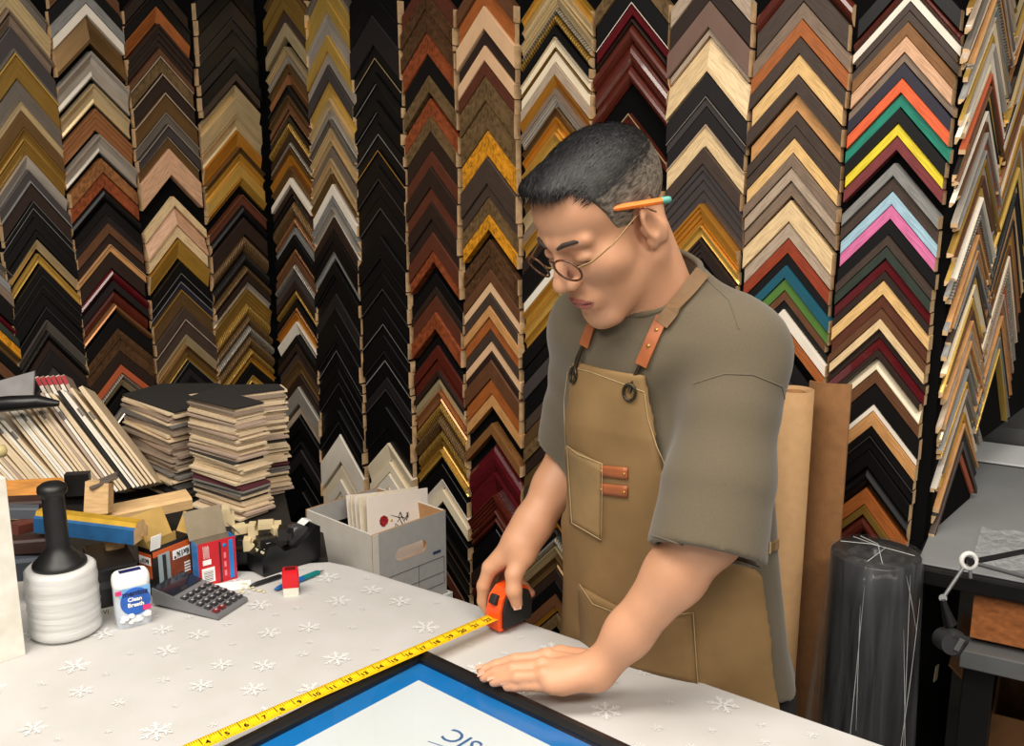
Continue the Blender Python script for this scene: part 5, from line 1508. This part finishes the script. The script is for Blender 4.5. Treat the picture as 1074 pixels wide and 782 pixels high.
# ---- finger nails
nailm = mat('nail', (222, 176, 152), .3)
def nail(tip, prev, up, w=.0055):
    x = (tip - prev).normalized(); z = (up - x * up.dot(x)).normalized(); y = z.cross(x)
    mb = MB(); mb.box((0, 0, 0), (.0095, w * 2, .0022), bev=.001)
    o = mb.build('fingernail', nailm, person)
    c = tip + z * .0066 + x * .0015 - Vector((HIP.x, HIP.y, 0))
    o.matrix_local = Matrix.Translation(c) @ Matrix((x, y, z)).transposed().to_4x4()
for k in range(4): nail(LT[k], LD[k], Vector((0, 0, 1)), .0052 - .0006 * (k == 3))
nail(RT[3], RT[2], -C_F, .006)

# ---- hair
def hair_sdf(g):
    d0 = cran(g)
    x, y, z = np.abs(g.X), g.Y, g.Z
    top = sstep(z, .050, .115)
    lump = .0012 * np.sin(y * 210 + x * 90) * np.sin(x * 230 + 1.3) * top
    d = d0 - (.0024 + .0058 * top) - lump
    d = su(d, ell(g, (-.006, .062, .112), (.046, .032, .013)), .02)
    front = .108 + .004 * np.cos(g.X * 60)
    zh = np.where(y > .058, front, np.where(y > .030, .020 + (front - .020) * sstep(y, .030, .064),
         np.where(y > .010, -.014 + .034 * sstep(y, .024, .030), np.where(y > -.034, .034 - .048 * sstep(y, .004, .010), .034 - (-.034 - y) * 1.75))))
    zh = np.where(y <= -.034, np.maximum(.030 - (-.034 - y) * 1.9, -.055), zh)
    m = (zh - z) * .7
    m2 = -(ell(g, (0, .034, -.015), (.060, .050, .060)))       # keep out of the cheek volume
    return np.maximum(d, m)
g1 = G((-.105, -.135, -.075), (.105, .125, .165), .0021)
F = hair_sdf(g1); V, Q = nets(F, g1); V = smooth(V, Q, 1, .4)
hm = bpy.data.materials.new('short_black_hair'); hm.use_nodes = True
nt = hm.node_tree; b = nt.nodes['Principled BSDF']; b.inputs['Roughness'].default_value = .62
b.inputs['Specular IOR Level'].default_value = .35
tc = nt.nodes.new('ShaderNodeTexCoord'); mp = nt.nodes.new('ShaderNodeMapping'); mp.inputs['Scale'].default_value = (420, 60, 160)
nz = nt.nodes.new('ShaderNodeTexNoise'); nz.inputs['Scale'].default_value = 1; nz.inputs['Detail'].default_value = 4; nz.inputs['Distortion'].default_value = .6
nt.links.new(tc.outputs['Object'], mp.inputs[0]); nt.links.new(mp.outputs[0], nz.inputs['Vector'])
sep = nt.nodes.new('ShaderNodeSeparateXYZ'); nt.links.new(tc.outputs['Object'], sep.inputs[0])
mr = nt.nodes.new('ShaderNodeMapRange'); mr.inputs[1].default_value = .124; mr.inputs[2].default_value = .028; mr.interpolation_type = 'SMOOTHSTEP'
nt.links.new(sep.outputs['Z'], mr.inputs[0])
r1 = nt.nodes.new('ShaderNodeValToRGB'); r1.color_ramp.elements[0].color = lin((9, 9, 10)); r1.color_ramp.elements[1].color = lin((36, 35, 37)); r1.color_ramp.elements[0].position = .35; r1.color_ramp.elements[1].position = .75
r2 = nt.nodes.new('ShaderNodeValToRGB'); r2.color_ramp.elements[0].color = lin((78, 66, 56)); r2.color_ramp.elements[1].color = lin((150, 138, 124)); r2.color_ramp.elements[0].position = .35; r2.color_ramp.elements[1].position = .72
nt.links.new(nz.outputs['Fac'], r1.inputs[0]); nt.links.new(nz.outputs['Fac'], r2.inputs[0])
mx = nt.nodes.new('ShaderNodeMixRGB'); nt.links.new(mr.outputs[0], mx.inputs[0]); nt.links.new(r1.outputs[0], mx.inputs[1]); nt.links.new(r2.outputs[0], mx.inputs[2])
nt.links.new(mx.outputs[0], b.inputs['Base Color'])
bp_ = nt.nodes.new('ShaderNodeBump'); bp_.inputs['Strength'].default_value = .7; bp_.inputs['Distance'].default_value = .003
nt.links.new(nz.outputs['Fac'], bp_.inputs['Height']); nt.links.new(bp_.outputs[0], b.inputs['Normal'])
hair = np_mesh('hair', V, Q, [hm], person)
MHL = Matrix.Translation(HO - Vector((HIP.x, HIP.y, 0))) @ MH.to_4x4() @ Matrix.Scale(HS, 4)
hair.matrix_local = MHL
hair['label'] = 'short black hair greying at the sides'
# strands on top of the cap
rg = np.random.RandomState(4)
top = V[(V[:, 2] > .080)]
sel = top[rg.choice(len(top), 5200)]
sv = []; sf = []
for p in sel:
    n_ = np.array([p[0] / .076 ** 2, (p[1] + .012) / .099 ** 2, (p[2] - .055) / .082 ** 2]); n_ /= np.linalg.norm(n_)
    dr = np.array([rg.normal(0, .25) + .15, 1.0, rg.normal(0, .1)]); dr -= n_ * dr.dot(n_); dr /= np.linalg.norm(dr)
    w = np.cross(n_, dr) * .00035; L_ = rg.uniform(.012, .026)
    a = p - dr * L_ * .3 - n_ * .001; m_ = p + dr * L_ * .3 + n_ * .0016; e = p + dr * L_ * .8 + n_ * rg.uniform(-.0005, .002)
    k = len(sv); sv += [a - w, a + w, m_ + w, m_ - w, e]; sf += [[k, k + 1, k + 2, k + 3], [k + 3, k + 2, k + 4]]
st = mesh_obj('hair_strands', sv, sf, mat('hair_strand', (14, 13, 15), .5, amt=.5, scale=200), person); st.matrix_local = MHL; st['kind'] = 'stuff'

# ---- eyebrows, lashes
browm = mat('brow_hair', (58, 46, 40), .8)
for s in (-1, 1):
    mb = MB()
    mb.tube([(s * .012, .1015, .0335), (s * .024, .0985, .0385), (s * .038, .0900, .0390), (s * .049, .0795, .0345)], [.0022, .0036, .0032, .0010], 8)
    o = mb.build('eyebrow', browm, person); o.matrix_local = MHL
for s in (-1, 1):
    mb = MB()
    mb.tube([(s * .0180, .0925, .0045), (s * .026, .0955, .0028), (s * .036, .0935, .0028), (s * .046, .0850, .0050)], [.0006, .0013, .0013, .0006], 6)
    o = mb.build('eyelash', browm, person); o.matrix_local = MHL

# ---- spectacles
rim_m = mat('tortoise_rim', (82, 48, 26), .25, kind='burl', amt=.6, scale=120); wire = mat('gold_wire', (140, 112, 74), .3, metal=.6)
gl = bpy.data.objects.new('eyeglasses', None); link(gl, person); gl.matrix_local = MHL
for s in (-1, 1):
    c = Vector((s * .0330, .1150, .0095)); tilt = Matrix.Rotation(s * R(-8), 3, 'Z') @ Matrix.Rotation(R(-9), 3, 'X')
    ring = [c + tilt @ Vector((.0225 * math.cos(a), 0, .0195 * math.sin(a))) for a in [2 * math.pi * k / 36 for k in range(37)]]
    mb = MB(); mb.tube(ring, .0016, 8, caps=False); mb.build('rim', rim_m, gl)
    mb = MB(); mb.add([c] + [c + (p - c) * .97 for p in ring[:-1]], [[0, k + 1, (k + 1) % 36 + 1] for k in range(36)], 0, True); mb.build('lens', glass, gl)
    q = c + tilt @ Vector((s * .0225, 0, .006))
    mb = MB(); mb.tube([q, Vector((s * .066, .095, .013)), Vector((s * .0775, .060, .018)), Vector((s * .0800, .010, .027)), Vector((s * .0805, -.012, .026)), Vector((s * .0785, -.026, .010))], [.0013, .0014, .0011, .0012, .0013, .0012], 8); mb.build('temple', wire, gl)
mb = MB(); mb.tube([(-.0110, .1170, .0135), (-.004, .1215, .0155), (.004, .1215, .0155), (.0110, .1170, .0135)], .0014, 8); mb.build('bridge', wire, gl)

# ---- pencil behind the ear
pa_, pb_ = h2w((.088, .058, .004)), h2w((.090, -.045, .045))
pa_ = at(636, 220, (EAR - CAM).dot(C_F) - .034); pb_ = at(703, 209, (EAR - CAM).dot(C_F) - .012)
x = (pb_ - pa_); L = x.length; x.normalize(); y = Vector((0, 0, 1)).cross(x).normalized(); z = x.cross(y)
pc_ = bpy.data.objects.new('pencil', None); COL.objects.link(pc_); pc_.matrix_world = Matrix.Translation(pa_) @ Matrix((x, y, z)).transposed().to_4x4()
tag(pc_, 'orange pencil with teal end tucked behind the man\'s ear', 'pencil')
QY = Matrix.Rotation(R(90), 3, 'Y')
mb = MB(); mb.lathe([(.0012, .004), (.0040, .014), (.0042, L * .86)], 8, M=QY, smooth=False); mb.build('shaft', mat('pencil_orange', (240, 124, 44), .4), pc_)
mb = MB(); mb.lathe([(.0003, 0), (.0012, .004)], 8, M=QY); mb.build('point', mat('pencil_wood', (190, 90, 44), .6), pc_)
mb = MB(); mb.lathe([(.0044, L * .86), (.0045, L * .96), (.0038, L), (.001, L * 1.005)], 14, M=QY); mb.build('eraser_end', mat('pencil_teal', (96, 168, 158), .5), pc_)

# ---- shirt
AX0 = HIP + Vector((0, 0, -.10)); AX1 = NECK + Vector((0, 0, -.06)) - bF * .02
def bodyframe(g):
    t = np.clip((g.Z - AX0.z) / (AX1.z - AX0.z), -.2, 1.1)
    cx = AX0.x + (AX1.x - AX0.x) * t; cy = AX0.y + (AX1.y - AX0.y) * t
    dx, dy = g.X - cx, g.Y - cy
    return dx * bL.x + dy * bL.y, dx * bF.x + dy * bF.y, t
def torso(g, grow=0.0):
    l, f, t = bodyframe(g)
    a = np.interp(t, [-.2, 0, .25, .5, .8, 1.0, 1.1], [.205, .200, .172, .156, .146, .118, .08]) + grow
    b = np.interp(t, [-.2, 0, .25, .5, .8, 1.0, 1.1], [.112, .112, .114, .120, .120, .095, .06]) + grow
    b = np.where(f < 0, b * (1 + .60 * sstep(-t, -.45, .1)), b)
    r = np.sqrt((l / a) ** 2 + (f / b) ** 2)
    d = (r - 1) * np.minimum(a, b) * .92
    return np.maximum(d, g.Z - (AX1.z + .03))
def folds(g):
    l, f, t = bodyframe(g)
    w = .0035 * np.sin(38 * (l * .9 + g.Z * .55)) * sstep(-l, -.02, .1)
    w = w + .004 * np.sin(46 * (g.Z * .9 - l * .7 + f * .5)) * sstep(g.Z, 1.05, 1.2) * sstep(1.36 - g.Z, 0, .08) * 1.15
    return w + .0022 * np.sin(70 * (l * .5 + f * .8) + 6 * g.Z)
dirL = (ELB_L - SHL).normalized(); dirR = (ELB_R - SHR).normalized()
CUF_L = ELB_L + dirL * .030; CUF_R = ELB_R.lerp(SHR, .12)
def shirt_sdf(g):
    d = torso(g)
    d = su(d, cap(g, SHL - bL * .02 - Vector((0, 0, .01)), SHR + bL * .02 - Vector((0, 0, .01)), .056), .05)
    d = su(d, cap(g, NECK + Vector((0, 0, .000)) - bF * .015, SHL - Vector((0, 0, .005)), .046, .052), .04)
    d = su(d, cap(g, NECK + Vector((0, 0, .000)) - bF * .015, SHR - Vector((0, 0, .005)), .046, .052), .04)
    d = d + folds(g)
    # sleeves with fold ripples
    for S, C, dr, r0, r1 in ((SHL, CUF_L, dirL, .058, .075), (SHR, CUF_R, dirR, .054, .062)):
        s_ = (g.X - S.x) * dr.x + (g.Y - S.y) * dr.y + (g.Z - S.z) * dr.z
        e = cap(g, S, C + dr * .06, r0, r1 * 1.03) + .0028 * np.sin(s_ * 62 + 9 * (g.X + g.Y)) * sstep(s_, .05, .12) * sstep((C - S).length - .05 - s_, 0, .04)
        cut = (g.X - C.x) * dr.x + (g.Y - C.y) * dr.y + (g.Z - C.z) * dr.z
        e = np.maximum(e, cut)
        inner = np.maximum(cap(g, C - dr * .06, C + dr * .08, r1 - .018, r1 - .012), -(cut + .045))
        d = su(d, e, .03)
        d = np.maximum(d, np.where(np.abs(cut) < .35, -inner, -1))
    # neck opening
    d = np.maximum(d, -cap(g, NECK + Vector((0, 0, -.01)) + bF * .008, NECK + bF * .05 + Vector((0, 0, .12)), .059, .075))
    # hem
    return np.maximum(d, .792 + .012 * np.sin(g.X * 22) - g.Z)
lo, hi = bounds([AX0, AX1, SHL, SHR, CUF_L, CUF_R], .0)
pad = np.array([.20, .20, .10])
gS = G(np.array(lo) - pad * np.array([1, 1, .3]), np.array(hi) + pad, .0042)
FS = shirt_sdf(gS)
V, Q = nets(FS, gS); V = smooth(V, Q, 2, .5)
shirt = np_mesh('t_shirt', toP(V), Q, [shirt_m], person); shirt['label'] = 'loose olive grey short-sleeved T-shirt'
# collar rib
def grad(fn, p, e=.002):
    P = np.array([tuple(p)] * 6); 
    for k in range(3): P[2 * k, k] += e; P[2 * k + 1, k] -= e
    v = fn(Pts(P)); n = Vector((v[0] - v[1], v[2] - v[3], v[4] - v[5])); return n.normalized() if n.length > 0 else Vector((0, 0, 1))
def apron_base(g):
    return torso(g, .006) + folds(g) * .4
def hit(fn, px, py, t0=.95, t1=2.0):
    """first point on the surface fn == 0 along the ray through a pixel"""
    r = ray(px, py); ts = np.linspace(t0, t1, 500)
    P = np.array([tuple(CAM + r * t) for t in ts]); v = fn(Pts(P))
    k = np.argmax(v < 0)
    if v[k] >= 0: return None
    k = max(k, 1); t = ts[k - 1] + (ts[k] - ts[k - 1]) * v[k - 1] / (v[k - 1] - v[k])
    return CAM + r * t
# ---- apron: a canvas layer over the torso, cut to a bib and skirt
ZB = 1.285          # bib top
def apron_sdf(g):
    l, f, t = bodyframe(g)
    # canvas bridges the chest: use a slightly flattened torso
    base = apron_base(g)
    z = g.Z
    zs = [.35, .90, .98, 1.06, 1.16, ZB]
    hi_ = np.interp(z, zs, [.5, .5, .19, .108, .060, .032]); lo_ = np.interp(z, zs, [-.5, -.5, -.19, -.122, -.106, -.097])
    side = np.maximum(np.maximum(l - hi_, lo_ - l), -(f - .043))
    m = np.maximum(side, z - ZB - .02 * (l / .08) * 0)
    m = np.maximum(m, .45 - z)
    return np.maximum(np.abs(base - .004) - .0046, m * .8)
gA = G((HIP.x - .36, HIP.y - .36, .44), (HIP.x + .30, HIP.y + .26, ZB + .03), .0040)
FA = apron_sdf(gA)
V, Q = nets(FA, gA); V = smooth(V, Q, 2, .5)
apron = np_mesh('work_apron', toP(V), Q, [apron_m], person); apron['label'] = 'tan canvas bib apron with stitched pockets'

def apron_out(g): return apron_base(g) - .0084
def ribbon(name, path, w, fn, m, th=.0022, lift=.001, parent=person, sub=6, lim=(.95, 2.0)):
    pp = []
    for i in range(len(path) - 1):
        for k in range(sub):
            t = k / sub; pp.append((path[i][0] + (path[i + 1][0] - path[i][0]) * t, path[i][1] + (path[i + 1][1] - path[i][1]) * t))
    pp.append(path[-1])
    P = [hit(fn, *p, *lim) for p in pp]; P = [p for p in P if p is not None]
    for _ in range(3): P = [P[0]] + [(P[i - 1] + P[i] * 2 + P[i + 1]) / 4 for i in range(1, len(P) - 1)] + [P[-1]]
    vs = []; fs = []
    for i, p in enumerate(P):
        d = (P[min(i + 1, len(P) - 1)] - P[max(i - 1, 0)]).normalized(); n = grad(fn, p); sd = n.cross(d).normalized()
        for q in (p - sd * w / 2 + n * lift, p + sd * w / 2 + n * lift, p + sd * w / 2 + n * (lift + th), p - sd * w / 2 + n * (lift + th)):
            vs.append(q - Vector((HIP.x, HIP.y, 0)))
    for i in range(len(P) - 1):
        a = i * 4
        for k in range(4): fs.append([a + k, a + (k + 1) % 4, a + 4 + (k + 1) % 4, a + 4 + k])
    fs += [[0, 1, 2, 3], [len(vs) - 4 + k for k in (3, 2, 1, 0)]]
    return mesh_obj(name, vs, fs, m, parent), P
def seam(name, path, fn, m, r=.0006, lift=.0006, sub=8, parent=person):
    pp = []
    for i in range(len(path) - 1):
        for k in range(sub):
            t = k / sub; pp.append((path[i][0] + (path[i + 1][0] - path[i][0]) * t, path[i][1] + (path[i + 1][1] - path[i][1]) * t))
    pp.append(path[-1])
    P = [hit(fn, *p) for p in pp]; P = [p + grad(fn, p) * lift - Vector((HIP.x, HIP.y, 0)) for p in P if p is not None]
    mb = MB(); mb.tube(P, r, 5); return mb.build(name, m, parent)
def patch(name, q, fn, m, lift=.0005, th=.003, nu=10, nv=10, parent=person, curve=None):
    """q: TL, TR, BR, BL pixels on the garment; a cloth panel lying on it"""
    top = []; 
    for j in range(nv + 1):
        for i in range(nu + 1):
            u, v = i / nu, j / nv
            px = (q[0][0] * (1 - u) + q[1][0] * u) * (1 - v) + (q[3][0] * (1 - u) + q[2][0] * u) * v
            py = (q[0][1] * (1 - u) + q[1][1] * u) * (1 - v) + (q[3][1] * (1 - u) + q[2][1] * u) * v
            if curve: py += curve * math.sin(math.pi * u) * (1 - v)
            p = hit(fn, px, py); top.append((p, grad(fn, p)))
    o = Vector((HIP.x, HIP.y, 0)); W = nu + 1
    vs = [p + n * (lift + th) - o for p, n in top] + [p + n * lift - o for p, n in top]
    N = len(top); fs = []
    for j in range(nv):
        for i in range(nu):
            a = j * W + i; fs.append([a, a + W, a + W + 1, a + 1]); fs.append([N + a, N + a + 1, N + a + W + 1, N + a + W])
    edge = [i for i in range(W)] + [j * W + nu for j in range(1, nv + 1)] + [nv * W + i for i in range(nu - 1, -1, -1)] + [j * W for j in range(nv - 1, 0, -1)]
    for k in range(len(edge)):
        a, b = edge[k], edge[(k + 1) % len(edge)]; fs.append([a, b, N + b, N + a])
    ob = mesh_obj(name, vs, fs, m, parent, True); return ob
strapm = mat('worn_strap', (112, 84, 54), .7, amt=.15, scale=40)
ribbon('neck_strap', [(735, 288), (724, 304), (711, 321), (695, 341)], .020, shirt_sdf, strapm, .003, .004)
_, P1 = ribbon('leather_tab', [(696, 333), (685, 357), (674, 383)], .017, shirt_sdf, leather, .003, .003)
_, P2 = ribbon('leather_tab', [(626, 334), (620, 346), (614, 362)], .014, shirt_sdf, leather, .003, .003)
rivm = mat('brass_rivet', (170, 130, 70), .35, metal=.7)
def rivet(px, py, fn, r=.0028, lift=.004):
    p = hit(fn, px, py); n = grad(fn, p); mb = MB(); Mq = n.to_track_quat('Z', 'Y').to_matrix()
    mb.lathe([(r, 0), (r, .0008), (r * .6, .0016), (.0002, .0018)], 12, p + n * lift - Vector((HIP.x, HIP.y, 0)), M=Mq); mb.build('rivet', rivm, person)
for q in ((690, 347), (682, 363)): rivet(*q, shirt_sdf, lift=.0055)
rivet(622, 341, shirt_sdf, .0024, .0055)
def hook(a, b, c):
    """spring hook between strap end and the eyelet"""
    A_, B_, C_ = [hit(shirt_sdf, *a), hit(shirt_sdf, *b), hit(apron_out, *c)]
    nn = grad(shirt_sdf, A_); o = Vector((HIP.x, HIP.y, 0))
    A_, B_, C_ = A_ + nn * .005 - o, B_ + nn * .007 - o, C_ + grad(apron_out, C_) * .003 - o
    mb = MB(); mb.tube([A_, B_, C_], [.0024, .0034, .0022], 8); mb.build('snap_hook', metalk, person)
    mb = MB(); nq = grad(apron_out, C_ + o); e1_ = nq.cross(Vector((0, 0, 1))).normalized(); e2_ = nq.cross(e1_)
    ring = [C_ + (e1_ * math.cos(t) + e2_ * math.sin(t) * 1.25) * .0085 for t in [2 * math.pi * k / 20 for k in range(21)]]
    mb.tube(ring, .0021, 7, caps=False); mb.build('eyelet_ring', metalk, person)
hook((673, 383), (668, 396), (661, 411)); hook((613, 362), (609, 374), (603, 393))
# hems, pockets, tabs
seam('hem_stitch', [(597, 384), (620, 390), (650, 401), (676, 411)], apron_out, stitch)
seam('hem_stitch', [(596, 388), (592, 420), (593, 460), (598, 520)], apron_out, stitch)
seam('hem_stitch', [(676, 412), (680, 440), (689, 468), (698, 488)], apron_out, stitch)
canvas2 = mat('pocket_canvas', (136, 110, 72), .85, kind='cloth', amt=.16, scale=18, bump=.15)
patch('chest_pocket', [(595, 467), (632, 486), (631, 566), (600, 548)], apron_out, canvas2, th=.004)
seam('pocket_stitch', [(595, 467), (606, 476), (632, 486), (631, 566), (600, 548), (595, 467)], lambda g: apron_out(g) - .0048, stitch, .0006)
patch('lower_pocket', [(608, 612), (727, 642), (732, 716), (612, 690)], apron_out, apron_m, th=.004, curve=14)
seam('pocket_stitch', [(608, 612), (622, 633), (645, 642), (690, 646), (727, 642), (732, 716)], lambda g: apron_out(g) - .0048, stitch, .0006)
for dy in (0, 19):
    patch('leather_label', [(629, 487 + dy), (659, 490 + dy), (659, 502 + dy), (629, 498 + dy)], apron_out, leather, th=.003, nu=6, nv=3)
    rivet(632, 493 + dy, apron_out, .0022, .0035); rivet(656, 496 + dy, apron_out, .0022, .0035)
ribbon('waist_tie', [(806, 574), (815, 570), (824, 563), (833, 552)], .014, shirt_sdf, canvas2)
seam('shirt_seam', [(741, 293), (765, 315), (775, 345)], shirt_sdf, shirt_m, .0010, .0001)
seam('shirt_seam', [(728, 402), (760, 392), (790, 393), (820, 405), (828, 440), (826, 480)], shirt_sdf, shirt_m, .0010, .0001)
seam('cuff_seam', [(680, 560), (720, 572), (760, 584), (797, 594)], shirt_sdf, shirt_m, .0010)
# collar rib around the neck opening
ring = []
cdir = (bF * .042 + Vector((0, 0, .13))).normalized(); e1_ = cdir.cross(bL).normalized(); e2_ = cdir.cross(e1_).normalized()
base_c = NECK + Vector((0, 0, -.01)) + bF * .008
for k in range(48):
    a = 2 * math.pi * k / 48; dr_ = e1_ * math.cos(a) + e2_ * math.sin(a)
    best = None
    for s_ in np.linspace(.10, -.06, 65):
        p = base_c + cdir * s_ + dr_ * (.0615 + .016 * max(0, s_) / .13)
        if shirt_sdf(Pts([tuple(p)]))[0] < 0: best = p; break
    if best is not None: ring.append(best)
for _ in range(2): ring = [(ring[k - 1] + ring[k] * 2 + ring[(k + 1) % len(ring)]) / 4 for k in range(len(ring))]
mb = MB(); mb.tube([p - Vector((HIP.x, HIP.y, 0)) for p in ring + ring[:1]], .0042, 8, caps=False); mb.build('shirt_collar', shirt_m, person)

# ---- trousers and shoes below the apron
trm = mat('black_trousers', (26, 25, 27), .85, amt=.15)
FT_L = HIP + bL * .11 + bF * -.02; FT_R = HIP - bL * .10 + bF * .01
def legs(g):
    d = ell(g, HIP - Vector((0, 0, .02)) - bF * .0, (.16, .14, .12))
    for f_ in (FT_L, FT_R):
        kn = Vector((f_.x, f_.y, .44)) + bF * .02
        hp = HIP + (f_ - HIP) * .8 - Vector((0, 0, .06)); hp.z = HIP.z - .06
        d = su(d, chain(g, [hp, kn, Vector((f_.x, f_.y, .10))], [.088, .066, .055], .03), .03)
    return np.maximum(d, .07 - g.Z)
g1 = G((HIP.x - .28, HIP.y - .28, .05), (HIP.x + .28, HIP.y + .28, HIP.z + .08), .011)
V, Q = nets(legs(g1), g1); np_mesh('trousers', toP(smooth(V, Q, 1)), Q, [trm], person)
for f_ in (FT_L, FT_R):
    mb = MB(); c = Vector((f_.x, f_.y, 0)) - Vector((HIP.x, HIP.y, 0))
    ol = []
    for k in range(20):
        a = 2 * math.pi * k / 20; q = bF * (.055 + .13 * math.cos(a)) + bL * (.046 * math.sin(a)); ol.append((c.x + q.x, c.y + q.y))
    mb.prism(ol, 0.0, .025, 0)
    top = [(c.x + (x_ - c.x) * .55, c.y + (y_ - c.y) * .55) for x_, y_ in ol]
    n = len(ol); mb.add([(x_, y_, .025) for x_, y_ in ol] + [(x_, y_, .085) for x_, y_ in top], [[k, (k + 1) % n, n + (k + 1) % n, n + k] for k in range(n)] + [list(range(n, 2 * n))], 0, True)
    mb.build('shoe', blackm, person)
